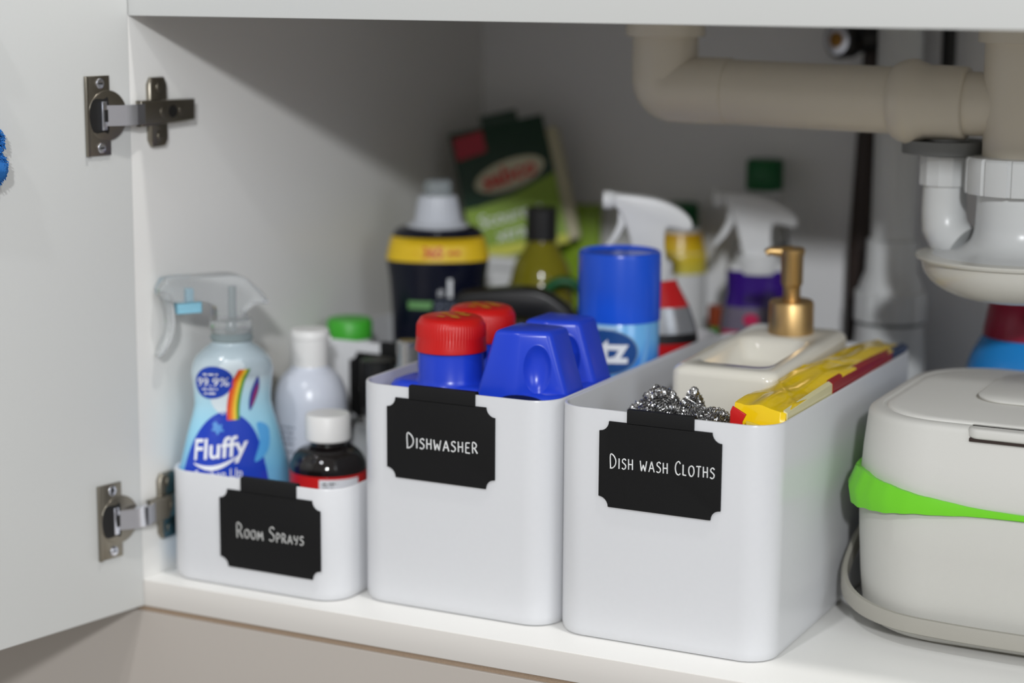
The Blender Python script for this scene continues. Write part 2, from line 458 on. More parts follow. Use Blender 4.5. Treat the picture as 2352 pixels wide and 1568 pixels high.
# blue cloth hanging on the door, mostly past the left edge of view
def cedge(z):
    e = 0.1240
    for sc_, zc_, r_ in ((0.1195, 0.3125, 0.0105), (0.1195, 0.2968, 0.0118)):
        if abs(z - zc_) < r_: e = min(e, sc_ - math.sqrt(r_ * r_ - (z - zc_) ** 2))
    return e
def blue_cloth():
    rnd = random.Random(5)
    V, F = [], []
    nu, nv = 40, 90
    def surf(side):
        base = len(V)
        for j in range(nv + 1):
            v = j / nv
            for i in range(nu + 1):
                u = i / nu
                z = 0.4 - 0.1165 * v
                edge = cedge(z)
                s = edge + u * 0.09
                th = 0.018 * math.sqrt(max(0.0, 1 - (2 * u - 1) ** 6)) * (0.7 + 0.3 * math.sin(v * 22 + u * 4))
                tt = 0.001 + th + (rnd.uniform(-0.0006, 0.0006)) if side else 0.0006
                V.append(on_door(s + rnd.uniform(-0.0005, 0.0005), tt, z))
        for j in range(nv):
            for i in range(nu):
                a = base + j * (nu + 1) + i
                F.append((a, a + 1, a + nu + 2, a + nu + 1))
    surf(1); n1 = len(V); surf(0)
    for j in range(nv):
        for i in (0, nu):
            a = j * (nu + 1) + i; F.append((a, a + nu + 1, a + nu + 1 + n1, a + n1))
    for i in range(nu):
        for j in (0, nv):
            a = j * (nu + 1) + i; F.append((a, a + 1, a + 1 + n1, a + n1))
    o = finish('microfibre_cloth', V, F, M_CLOTH, ang=180)
    tag(o, 'blue microfibre cloth hanging on the open door at the left edge', 'cloth')
    # pile loops along the visible surface
    rows = []
    for k in range(900):
        z = rnd.uniform(0.285, 0.326); u = rnd.uniform(0, 0.10)
        edge = cedge(z)
        s = edge + u * 0.09 ; th = 0.001 + 0.018 * math.sqrt(max(0, 1 - (2 * u - 1) ** 6)) * 0.85 * rnd.uniform(0.3, 1)
        p0 = Vector(on_door(s, th, z)); d = Vector((rnd.uniform(0.2, 1), rnd.uniform(-0.3, 0.9), rnd.uniform(-.6, .6))).normalized()
        rows.append([tuple(p0), tuple(p0 + d * 0.0012), tuple(p0 + d * 0.0016 + Vector((0, 0, -0.0009)))])
    pl = tubes('pile', rows, 0.0003, M_CLOTH, o, 4); pl['kind'] = 'stuff'
blue_cloth()

# ------------------------------------------------------------------ bins and clip labels
def make_bin(x0, x1, y0, y1, h, label, rz=0.0):
    cx, cy = (x0 + x1) / 2, y0
    W, D = (x1 - x0) / 2, y1 - y0
    R, t = 0.021, 0.0022
    L = []
    for ins, z in ((0.0035, 0.0), (0.0016, 0.0006), (0.0008, 0.0022), (0.0002, 0.0042), (0, 0.006), (0, h * 0.5), (0, h - 0.0012), (0.0003, h - 0.0003), (0.0009, h), (t - 0.0009, h), (t - 0.0003, h - 0.0003), (t, h - 0.0012), (t, 0.008), (t + 0.002, 0.0045), (t + 0.005, 0.0035)):
        L.append(rrect(-W + ins, W - ins, ins, D - ins, R - ins, z, 9))
    V, F = loft(L)
    o = finish('storage_bin', V, F, M_BIN, ang=30)
    o.location = (cx, cy, 0.0002); o.rotation_euler = (0, 0, rz)
    return tag(o, label, 'bin', 'white storage bins')
B1 = (0.0085, 0.1515, 0.0135, 0.198, 0.0780)
B2 = (0.1535, 0.2995, 0.0325, 0.3385, 0.15)
B3 = (0.3012, 0.4485, 0.0315, 0.3385, 0.15)
B4 = (0.0045, 0.1500, 0.2060, 0.3490, 0.1405)
make_bin(*B1, 'short white plastic bin labelled Room Sprays')
make_bin(*B2, 'tall white plastic bin labelled Dishwasher')
make_bin(*B3, 'tall white plastic bin labelled Dish Wash Cloths')
make_bin(*B4, 'white plastic bin with a black clip label behind the room sprays bin')

GLY = {
 'D': (.72, [[(.08, 0), (.05, 1), (.4, .96), (.66, .62), (.6, .25), (.3, .02), (.02, 0)]]),
 'I': (.30, [[(.15, 0), (.15, 1)]]),
 'S': (.62, [[(.56, .86), (.38, 1), (.14, .9), (.12, .68), (.34, .54), (.54, .36), (.5, .12), (.28, 0), (.05, .1)]]),
 'H': (.70, [[(.1, 0), (.08, 1)], [(.6, 0), (.58, 1)], [(.09, .48), (.59, .5)]]),
 'W': (.95, [[(.04, 1), (.2, 0), (.44, .62), (.68, 0), (.88, 1)]]),
 'A': (.74, [[(.02, 0), (.34, 1), (.7, 0)], [(.14, .34), (.58, .34)]]),
 'E': (.62, [[(.56, 1), (.1, .98), (.08, .02), (.58, 0)], [(.09, .52), (.48, .53)]]),
 'R': (.70, [[(.1, 0), (.08, 1), (.4, .98), (.54, .76), (.4, .54), (.1, .48)], [(.3, .5), (.66, 0)]]),
 'C': (.66, [[(.6, .84), (.42, 1), (.16, .84), (.06, .48), (.18, .12), (.42, 0), (.62, .12)]]),
 'L': (.55, [[(.08, 1), (.08, .02), (.5, 0)]]),
 'O': (.78, [[(.4, 1), (.12, .84), (.06, .42), (.26, .04), (.54, .06), (.72, .42), (.64, .86), (.4, 1)]]),
 'T': (.62, [[(.02, .98), (.62, 1)], [(.34, 1), (.3, 0)]]),
 'M': (.92, [[(.06, 0), (.14, 1), (.44, .3), (.74, 1), (.86, 0)]]),
 'P': (.62, [[(.1, 0), (.08, 1), (.4, .98), (.54, .74), (.38, .5), (.1, .46)]]),
 'Y': (.66, [[(.04, 1), (.1, .62), (.3, .5), (.54, .6)], [(.6, 1), (.46, .3), (.3, 0)]]),
}
def hand_text(parent, words, x0, x1, zb, hbig, hsmall, slope, yf, m, sw, wob=0.03, name='lettering'):
    rnd = random.Random(sum(map(ord, words)))
    adv = []; tot = 0
    for wi, wd in enumerate(words.split(' ')):
        if wi: adv.append((None, 0.62 * hsmall)); tot += 0.62 * hsmall
        for ci, ch in enumerate(wd):
            big = ci == 0 and (wd not in ('WASH',))
            hh = hbig if big else hsmall
            wdt = GLY[ch][0] * hh * (0.9 if big else 1.0) + 0.16 * hsmall
            adv.append((ch, wdt, hh)); tot += wdt
    k = (x1 - x0) / tot; x = x0; paths = []
    for a in adv:
        if a[0] is None: x += a[1] * k; continue
        ch, wdt, hh = a; gw = GLY[ch][0]
        dz = rnd.uniform(-wob, wob) * hh
        for st in GLY[ch][1]:
            sm = st
            if len(st) > 3 and ch in 'DSCORPY':
                sm = [q for q in smooth_prof(st, 4)]
            pp = []
            for (u, v) in sm:
                X = x + u * hh * 0.95 * k * (0.9 if hh == hbig else 1.0)
                pp.append((X, yf, zb + (X - x0) * slope + v * hh + dz))
            if sm is st: paths += [[a_, b_] for a_, b_ in zip(pp[:-1], pp[1:])]
            else: paths.append(pp)
        x += wdt * k
    o = tubes(name, paths, sw, m, parent, 6)
    return o

def make_clip(x0, x1, ztop, zbot, yf, xc0, xc1, rim, label, parent_rot=0.0):
    """black notched label plate hooked over the rim of a bin; yf = front face of that bin"""
    t = thing('label_clip', label, 'label', (0, 0, 0), group='black clip labels')
    n = 0.0065; pts = []
    def notch(cx, cz, a0, a1):
        for i in range(7):
            a = math.radians(a0 + (a1 - a0) * i / 6); pts.append((cx + n * math.cos(a), cz + n * math.sin(a)))
    notch(x0, zbot, 90, 0); notch(x1, zbot, 180, 90); notch(x1, ztop, 270, 180); notch(x0, ztop, 360, 270)
    prism('plate', pts, yf - 0.0015, yf - 0.0002, M_LABEL, t, 0.0002)
    # hook over the rim: cross section bent over, extruded along x
    prof = [(yf - 0.0015, ztop - 0.0005), (yf - 0.0015, rim + 0.0005), (yf - 0.0006, rim + 0.0017), (yf + 0.0032, rim + 0.0017), (yf + 0.0042, rim + 0.0006), (yf + 0.0042, rim - 0.018), (yf + 0.0030, rim - 0.018), (yf + 0.0030, rim + 0.0004), (yf - 0.0002, rim + 0.0004), (yf - 0.0002, ztop - 0.0005)]
    prism('hook', prof, xc0, xc1, M_LABEL, t, 0.0, fn=lambda u, w_, v: (w_, u, v))
    return t
c3 = make_clip(0.3338, 0.4155, 0.1435, 0.0885, B3[2], 0.3525, 0.3970, 0.1502, 'black clip label reading Dish Wash Cloths')
hand_text(c3, 'DISH WASH CLOTHS', 0.3415, 0.4125, 0.1140, 0.0085, 0.0066, 0.018, B3[2] - 0.0016, M_CHALK, 0.00042)
c2 = make_clip(0.1792, 0.2596, 0.1430, 0.0890, B2[2], 0.1960, 0.2450, 0.1502, 'black clip label reading Dishwasher')
hand_text(c2, 'DISHWASHER', 0.1945, 0.2487, 0.1103, 0.0094, 0.0068, 0.030, B2[2] - 0.0016, M_CHALK, 0.00045)
c1 = make_clip(0.0570, 0.1383, 0.0702, 0.0155, B1[2], 0.0747, 0.1193, 0.0782, 'black clip label reading Room Sprays in faded white')
hand_text(c1, 'ROOM SPRAYS', 0.0709, 0.1265, 0.0374, 0.0098, 0.0060, 0.020, B1[2] - 0.0016, M_CHALK2, 0.00050)
c4 = make_clip(0.0440, 0.1250, 0.1330, 0.0790, B4[2], 0.0715, 0.1160, 0.1407, 'black clip label on the bin behind the white bottle')
hand_text(c4, 'A', 0.0545, 0.0625, 0.1040, 0.0110, 0.0110, 0.0, B4[2] - 0.0016, M_CHALK2, 0.0006)

# ------------------------------------------------------------------ bin one: sprays
def fluffy():
    rz = math.atan2(0.80, 0.60)
    x, y = 0.0365, 0.0600
    t = thing('spray_bottle', 'pale blue fabric spray bottle with a clear trigger head in the short bin', 'spray bottle', (x, y, 0.0038), rz)
    pr = smooth_prof([(0.0400, 0.0), (0.0425, 0.006), (0.0430, 0.03), (0.0412, 0.061), (0.0345, 0.0905), (0.0285, 0.112), (0.0278, 0.120), (0.0288, 0.131), (0.0296, 0.139), (0.0268, 0.1475), (0.0205, 0.1540), (0.0150, 0.1580), (0.0142, 0.1600)], 5)
    ratio = lambda z: 0.56 + 0.44 * max(0.0, min(1.0, (z - 0.135) / 0.023))
    V, F = loft([ring(a, a * ratio(z), z, 56, 2.15 - 0.15 * min(1, z / 0.15)) for a, z in pr])
    body = mat_ramp_z('fluffy_shrink_print', [(0.0, S(70, 150, 210)), (0.03, S(96, 172, 220)), (0.075, S(112, 182, 222)), (0.105, S(150, 208, 232)), (0.128, S(176, 216, 232)), (0.143, S(196, 212, 220)), (0.160, S(176, 192, 200))], 0.18, wave=0.012, coat=0.3)
    finish('bottle_body', V, F, body, t, 60)
    fn = on_front(pr, ratio, 0.0004)
    fn2 = on_front(pr, ratio, 0.0007); fn3 = on_front(pr, ratio, 0.0010)
    decal('blue_panel', spl([(-0.060, 0.002), (-0.059, 0.050), (-0.050, 0.075), (-0.040, 0.092), (-0.026, 0.106), (-0.012, 0.1125), (0.001, 0.108), (0.011, 0.095), (0.0175, 0.070), (0.021, 0.040), (0.022, 0.002)], 4), fn, mat('fluffy_royal_print', S(24, 62, 184), 0.2, coat=0.3), t, 0.003)
    decal('pale_highlight', spl([(-0.021, 0.118), (-0.010, 0.110), (-0.004, 0.125), (0.002, 0.146), (-0.012, 0.149), (-0.022, 0.136)], 4), fn, mat('fluffy_cloud_print', S(214, 226, 232), 0.25, coat=0.3), t, 0.003)
    decal('sky_swoosh', spl([(0.008, 0.076), (0.020, 0.083), (0.0225, 0.098), (0.012, 0.103), (0.013, 0.090)], 4), fn2, mat('fluffy_sky_print', S(84, 164, 224), 0.25), t, 0.003)
    bd = decal('round_badge', circle2(-0.0208, 0.1335, 0.0158, 40, 0.0118), fn2, M_BADGE, t, 0.003)
    text('badge_lettering', '99.9%', 0.0092, lambda u, v: fn3(u - 0.0206, v + 0.1335), M_WPRINT, bd, 0.002, bold=0.0, xs=1.18)
    dashes('badge_small_print', [(-0.0285, -0.0165, 0.1390, 0.0011), (-0.0290, -0.0160, 0.1282, 0.0009), (-0.0270, -0.0175, 0.1250, 0.0011)], fn3, M_WPRINT, bd)
    for (u0, col) in ((0.0, (220, 70, 40)), (0.0022, (235, 130, 40)), (0.0044, (240, 200, 60)), (0.0066, (90, 150, 50))):
        pts = []
        for i in range(9):
            q = i / 8; pts.append((-0.0100 + u0 + 0.0075 * q * q, 0.1065 + 0.036 * q))
        for i in range(8, -1, -1):
            q = i / 8; pts.append((-0.0100 + u0 + 0.0024 + 0.0075 * q * q, 0.1065 + 0.036 * q))
        decal('rainbow_stripe', pts, fn2, mat('rainbow_%d' % col[1], S(*col), 0.3), t, 0.003)
    decal('feather_print', spl([(0.0065, 0.112), (0.0075, 0.124), (0.0135, 0.136), (0.0150, 0.128), (0.0110, 0.118)], 4), fn2, mat('feather_indigo', S(58, 66, 150), 0.3), t, 0.002)
    decal('feather_print', spl([(0.0080, 0.114), (0.0100, 0.124), (0.0138, 0.131), (0.0125, 0.123)], 4), fn3, mat('feather_pink', S(150, 40, 100), 0.3), t, 0.002)
    sh = lambda u, v: fn3(u - 0.0185, 0.0868 + v + 0.06 * u)
    text('brand_lettering', 'Fluffy', 0.0200, sh, M_WPRINT, t, 0.0025, shear=0.12, bold=0.0003, xs=0.98)
    decal('smile_line', [(-0.0385 + 0.034 * i / 12, 0.0765 - 0.0062 * math.sin(PI * i / 12) + 0.004 * i / 12) for i in range(13)] + [(-0.0385 + 0.034 * i / 12, 0.0774 - 0.0038 * math.sin(PI * i / 12) + 0.004 * i / 12) for i in range(12, -1, -1)], fn3, M_WPRINT, t, 0.003)
    text('name_lettering', 'Freshen Up', 0.0098, lambda u, v: fn3(u - 0.0200, 0.0690 + v + 0.03 * u), M_WPRINT, t, 0.0025, shear=0.1, xs=0.8)
    decal('flower_print', spl([(-0.0180, 0.1060), (-0.0160, 0.1035), (-0.0135, 0.1040), (-0.0140, 0.1015), (-0.0125, 0.0990), (-0.0155, 0.0988), (-0.0175, 0.0965), (-0.0190, 0.0992), (-0.0220, 0.0998), (-0.0203, 0.1020), (-0.0207, 0.1045)], 3), fn3, mat('flower_blue', S(70, 140, 214), 0.3), t, 0.002)
    # neck, collar, trigger head
    lathe('threaded_neck', [(0.0142, 0.158), (0.0142, 0.1610), (0.0152, 0.1614), (0.0152, 0.1632), (0.0142, 0.1640), (0.0142, 0.1670)], M_FROST, t)
    pts = [(0.0149, 0.1660), (0.0153, 0.1675), (0.0153, 0.1735), (0.0142, 0.1755), (0.0120, 0.1765)]
    lathe('collar', pts, M_CLEAR, t, seg=48)
    head = spl([(-0.0500, 0.2040), (-0.0440, 0.2070), (-0.0150, 0.2075), (0.0050, 0.2065), (0.0160, 0.1985), (0.0255, 0.1862), (0.0150, 0.1850), (0.0085, 0.1800), (0.0095, 0.1745), (-0.0110, 0.1745), (-0.0130, 0.1850), (-0.0220, 0.1900), (-0.0400, 0.1900), (-0.0500, 0.1930), (-0.0535, 0.1985)], 4)
    prism('trigger_head', head, -0.0095, 0.0095, M_CLEAR, t, 0.0035)
    prism('piston', [(-0.0400, 0.1815), (-0.0225, 0.1815), (-0.0225, 0.1905), (-0.0285, 0.1905), (-0.0285, 0.1990), (-0.0335, 0.1990), (-0.0335, 0.1905), (-0.0400, 0.1905)], -0.005, 0.005, M_LTBLUE, t, 0.001)
    prism('trigger_lever', spl([(-0.0500, 0.1950), (-0.0440, 0.1950), (-0.0420, 0.1800), (-0.0430, 0.1680), (-0.0500, 0.1545), (-0.0545, 0.1535), (-0.0480, 0.1680), (-0.0470, 0.1800)], 4), -0.006, 0.006, M_CLEAR, t, 0.0015)
    lathe('dip_tube', [(0.0030, 0.160), (0.0030, 0.1985)], M_FROST, t, seg=16)
fluffy()

def simple_bottle(name, label, cat, x, y, prof, m, cap, capm, capname='cap', z=0.0037, ratio=1.0, rz=None, group=None):
    t = thing(name, label, cat, (x, y, z), face_cam(x, y) if rz is None else rz, group)
    lathe('bottle_body', prof, m, t, sy=ratio)
    if cap: lathe(capname, cap, capm, t)
    return t

# white squeeze bottle
t = simple_bottle('squeeze_bottle', 'plain white squeeze bottle with flip cap beside the fabric spray', 'bottle', 0.0520, 0.1370,
    smooth_prof([(0.022, 0), (0.0265, 0.004), (0.0272, 0.05), (0.0272, 0.098), (0.0258, 0.112), (0.0215, 0.122), (0.0152, 0.1285), (0.0140, 0.131)], 5), M_WHITEB,
    [(0.0138, 0.129), (0.0140, 0.1305), (0.0140, 0.1510), (0.0144, 0.1515), (0.0144, 0.1560), (0.0134, 0.1575), (0.0, 0.1578)], M_WCAP, 'flip_cap')
bev_box('thumb_tab', 0.0115, 0.0158, -0.0035, 0.0035, 0.1492, 0.1525, M_WCAP, t, b=0.0008)
dashes('small_print', [(-0.024, -0.012, z_, 0.0014) for z_ in (0.088, 0.084, 0.080, 0.076, 0.070)], on_cyl(0.0272), M_GREYPRINT, t)

# dark amber bottle with white cap
t = thing('amber_bottle', 'small dark glass bottle with white screw cap and red label', 'bottle', (0.0985, 0.0865, 0.0037), face_cam(0.0985, 0.0865))
lathe('bottle_body', smooth_prof([(0.024, 0), (0.0268, 0.003), (0.0272, 0.03), (0.0272, 0.066), (0.0258, 0.0765), (0.0205, 0.0835), (0.0128, 0.0865), (0.0122, 0.090), (0.0122, 0.096)], 5), M_AMBER, t)
lab = lathe('paper_label', [(0.02722, 0.012), (0.0275, 0.012), (0.0275, 0.0690), (0.02722, 0.0690)], M_REDPRINT, t, seg=64)
decal('white_panel', [(-0.0065, 0.014), (0.0230, 0.014), (0.0230, 0.0672), (-0.0065, 0.0672)], on_cyl(0.0275), M_WPRINT, lab, 0.003)
dashes('label_small_print', [(-0.0045, 0.006, 0.0640, 0.0011), (-0.0045, 0.003, 0.0622, 0.0006), (-0.0045, 0.006, 0.0594, 0.0012), (-0.0045, 0.008, 0.0560, 0.0012)], on_cyl(0.0275, 0.0006), M_DARK, lab)
lathe('screw_cap', [(0.0158, 0.0905), (0.0163, 0.0912), (0.0160, 0.1075), (0.0150, 0.1090), (0.0, 0.1092)], M_WCAP, t)

# glass bottle with black cap
t = thing('glass_bottle', 'clear glass bottle with tall black cap behind the dark glass bottle', 'bottle', (0.0905, 0.1695, 0.0037), face_cam(0.0905, 0.1695))
lathe('bottle_body', [(0.0, 0), (0.0205, 0.0), (0.0215, 0.002), (0.0215, 0.083), (0.0195, 0.0875), (0.0120, 0.0905), (0.0105, 0.0925), (0.0105, 0.098)], M_GLASS, t)
lathe('collar', [(0.0115, 0.092), (0.0118, 0.0925), (0.0118, 0.097), (0.0112, 0.0975)], M_SILVER, t)
lathe('black_cap', [(0.0124, 0.0978), (0.0129, 0.0984), (0.0129, 0.1318), (0.0118, 0.1330), (0.0, 0.1330)], M_BLACK, t)

# silver atomiser
t = thing('atomiser_bottle', 'slim frosted bottle with silver spray cap beside the dishwasher bin', 'bottle', (0.1260, 0.1520, 0.0037), face_cam(0.126, 0.152))
lathe('bottle_body', [(0.0, 0), (0.0145, 0.0), (0.0150, 0.001), (0.0150, 0.1240), (0.0120, 0.1285), (0.0090, 0.1300), (0.0090, 0.1345)], M_FROST, t)
lathe('silver_cap', [(0.0078, 0.1340), (0.0082, 0.1344), (0.0082, 0.1520), (0.0070, 0.1535), (0.0, 0.1537)], M_SILVER, t)

# cream rolled cloth behind the fabric spray
def cream_roll():
    loops = []
    rnd = random.Random(11)
    for j in range(15):
        z = 0.0037 + 0.132 * j / 14
        k = 1.0 if j < 13 else (0.86 if j == 13 else 0.5)
        loops.append([(0.0165 * k * (1 + 0.10 * math.sin(5 * a + j * 0.5)) * math.cos(a), 0.0165 * k * (1 + 0.10 * math.sin(5 * a + j * 0.5)) * math.sin(a) , z + 0.006 * math.sin(a + 1)*(j/14)) for a in [2 * PI * i / 30 for i in range(30)]])
    V, F = loft(loops)
    o = finish('rolled_cloth', V, F, M_CREAM, ang=60); o.location = (0.0245, 0.1755, 0)
    tag(o, 'cream rolled cloth standing behind the fabric spray bottle', 'cloth')
cream_roll()

# ------------------------------------------------------------------ rear left bin contents
t = simple_bottle('green_cap_bottle', 'white bottle with bright green cap in the rear bin', 'bottle', 0.0290, 0.2300,
    [(0.015, 0), (0.0178, 0.002), (0.0178, 0.1300), (0.0165, 0.1345)], M_WHITE,
    [(0.0168, 0.1345), (0.0177, 0.1350), (0.0177, 0.1475), (0.0160, 0.1500), (0.0, 0.1503)], M_GREENCAP, 'green_cap')

def dish_soap():
    x, y = 0.0700, 0.2980
    t = thing('dish_liquid_bottle', 'black dish liquid bottle with yellow band and pale pull cap', 'bottle', (x, y, 0.0037), face_cam(x, y))
    pr = smooth_prof([(0.0340, 0.0), (0.0365, 0.004), (0.0365, 0.05), (0.0358, 0.10), (0.0362, 0.140), (0.0384, 0.174), (0.0406, 0.1895), (0.0404, 0.1935), (0.0378, 0.2055), (0.0350, 0.2130), (0.0305, 0.2165), (0.0205, 0.2185), (0.0195, 0.2200)], 5)
    rt = lambda z: 0.62 + 0.38 * max(0, min(1, (z - 0.206) / 0.013))
    V, F = loft([ring(a, a * rt(z), z, 56, 2.2) for a, z in pr])
    finish('bottle_body', V, F, M_NAVY, t, 60)
    bandp = [(a + 0.0004, z) for a, z in pr if 0.1915 <= z <= 0.2115]
    V, F = loft([ring(a, a * rt(z), z, 56, 2.2) for a, z in bandp], False, False)
    band = finish('yellow_band', V, F, M_YEL, t, 60)
    fn = on_front(pr, rt, 0.0008)
    text('band_number', '365', 0.0115, lambda u, v: fn(u - 0.004, v + 0.1990), M_REDPRINT, band, 0.003, bold=0.0003, xs=0.95)
    dashes('band_small_print', [(-0.026, -0.0160, 0.1975, 0.0026), (0.0080, 0.023, 0.1975, 0.0026)], fn, M_REDPRINT, band)
    text('rank_lettering', '1', 0.0195, lambda u, v: fn(u + 0.0095, v + 0.1700), M_WPRINT, t, 0.003, bold=0.0008)
    text('rank_hash', '#', 0.0085, lambda u, v: fn(u + 0.0022, v + 0.1675), M_WPRINT, t, 0.003)
    dashes('small_print', [(-0.002, 0.018, z_, 0.0014) for z_ in (0.1590, 0.1560, 0.1530, 0.1500)], fn, M_GREYPRINT, t)
    decal('green_stripe', [(-0.036, 0.1540), (-0.0055, 0.1540), (-0.004, 0.1603), (-0.036, 0.1603)], fn, mat('stripe_green', S(110, 160, 100), 0.4), t, 0.004)
    decal('round_badge', circle2(-0.0185, 0.120, 0.0085, 28), fn, M_GREYPRINT, t, 0.003)
    fnb = on_front(pr, rt, 0.0012)
    decal('badge_centre', circle2(-0.0185, 0.120, 0.0055, 24), fnb, M_BADGE, t, 0.003)
    fnc = on_front(pr, rt, 0.0016)
    decal('badge_drop', [(-0.0200, 0.1165), (-0.0170, 0.1165), (-0.0170, 0.120), (-0.0185, 0.1232), (-0.0200, 0.120)], fnc, M_WPRINT, t, 0.003)
    m = mat('pale_grey_cap', S(206, 210, 218), 0.35)
    loops = []
    for r, z, a in ((0.0250, 0.2175, 0), (0.0235, 0.2195, 0), (0.0195, 0.2210, 0), (0.0183, 0.2225, 0.0004), (0.0152, 0.2400, 0.0004), (0.0146, 0.2420, 0), (0.0110, 0.2425, 0)):
        loops.append([((r + a * math.cos(28 * th)) * math.cos(th), (r + a * math.cos(28 * th)) * math.sin(th), z) for th in [2 * PI * i / 112 for i in range(112)]])
    V, F = loft(loops)
    finish('ribbed_collar', V, F, m, t, 40)
    lathe('pull_nozzle', [(0.0085, 0.2420), (0.0085, 0.2440), (0.0105, 0.2450), (0.0105, 0.2500), (0.0080, 0.2525), (0.0045, 0.2530)], M_FROST, t)
    lathe('nozzle_cover', [(0.0115, 0.2422), (0.0115, 0.2520), (0.0095, 0.2545), (0.0, 0.2550)], M_CLEAR, t)
dish_soap()

# white carton, sponge pack and olive bottle behind
t = thing('carton', 'small white carton behind the black dish liquid bottle', 'box', (0.050, 0.450, 0))
rbox('carton_body', -0.042, 0.034, -0.042, 0.042, 0.0003, 0.172, 0.004, M_WHITE, t, b=0.003)
rbox('carton_lid', -0.043, 0.035, -0.043, 0.043, 0.172, 0.183, 0.004, M_WHITE, t, b=0.003)

def sponge_pack():
    t = thing('sponge_pack', 'green pack of scouring sponges with red logo leaning in the back corner', 'sponge pack', (0.0800, 0.4300, 0.1845), 0.42)
    t.rotation_euler = (math.radians(-6), math.radians(-13), 0.42)
    W, Hh = 0.041, 0.112
    rbox('pad_stack', -W + 0.004, W + 0.010, 0.001, 0.030, 0.002, Hh - 0.012, 0.005, M_SPONGE, t, b=0.003)
    fr = bev_box('card_front', -W, W, -0.0012, 0.0008, 0.0, Hh, M_PACKDK, t, b=0.0004)
    fl = lambda e: (lambda u, v: (u, -0.0014 - e, v))
    decal('lime_panel', [(-W, 0.001), (W, 0.001), (W, 0.062), (0.0, 0.050), (-W + 0.012, 0.046), (-W, 0.046)], fl(0), M_PACKLT, t, 0.02)
    decal('yellow_foot', [(-W, 0.001), (W, 0.001), (W, 0.008), (-W, 0.012)], fl(0.0002), M_PACKY, t, 0.02)
    lg = decal('logo_oval', [(0.003 + 0.031 * math.cos(a) - 0.0 * math.sin(a), 0.068 + 0.0125 * math.sin(a) + 0.004 * math.cos(a)) for a in [2 * PI * i / 32 for i in range(32)]], fl(0.0003), mat('logo_cream', S(205, 200, 170), 0.5), t, 0.02)
    text('logo_lettering', 'sabco', 0.0205, lambda u, v: (u + 0.003, -0.0022, v + 0.068 + 0.12 * u), M_REDPRINT, lg, 0.02, bold=0.0006)
    decal('red_tab', [(-W + 0.003, 0.088), (-W + 0.029, 0.091), (-W + 0.029, 0.109), (-W + 0.003, 0.107)], fl(0.0002), M_PACKRED, t, 0.02)
    text('name_lettering', 'Scourers', 0.0155, lambda u, v: (u - 0.003, -0.0020, v + 0.034 + 0.05 * u), M_WPRINT, t, 0.02)
    text('name_lettering', 'xtra', 0.0155, lambda u, v: (u - 0.006, -0.0020, v + 0.019 + 0.05 * u), M_WPRINT, t, 0.02)
    rbox('hanging_tab', -0.012, 0.020, 0.0, 0.0015, Hh - 0.001, Hh + 0.009, 0.0005, M_PACKDK, t, b=0.0003)
sponge_pack()
t = thing('scouring_pad', 'lime green scouring pad leaning behind the olive coloured bottle', 'scouring pad', (0.1080, 0.4850, 0.0003), 0.30)
rbox('pad', -0.018, 0.018, -0.006, 0.006, 0.0, 0.222, 0.003, M_PACKLT, t, b=0.002)
rbox('sponge_layer', -0.018, 0.018, 0.006, 0.014, 0.0, 0.222, 0.003, M_SPONGE, t, b=0.002)

t = thing('olive_bottle', 'olive green bottle with square black cap behind the dishwasher bin', 'bottle', (0.1170, 0.3900, 0.0003), 0.35)
pr = [(0.026, 0.0), (0.0275, 0.003), (0.0275, 0.150), (0.0262, 0.166), (0.0225, 0.182), (0.0155, 0.194), (0.0115, 0.201), (0.0110, 0.205)]
lathe('bottle_body', smooth_prof(pr, 4), M_OIL, t)
lathe('black_cap', [(0.0122, 0.2025), (0.0127, 0.203), (0.0124, 0.2285), (0.0116, 0.2295), (0.0, 0.2296)], M_BLACK, t, e=3.2)

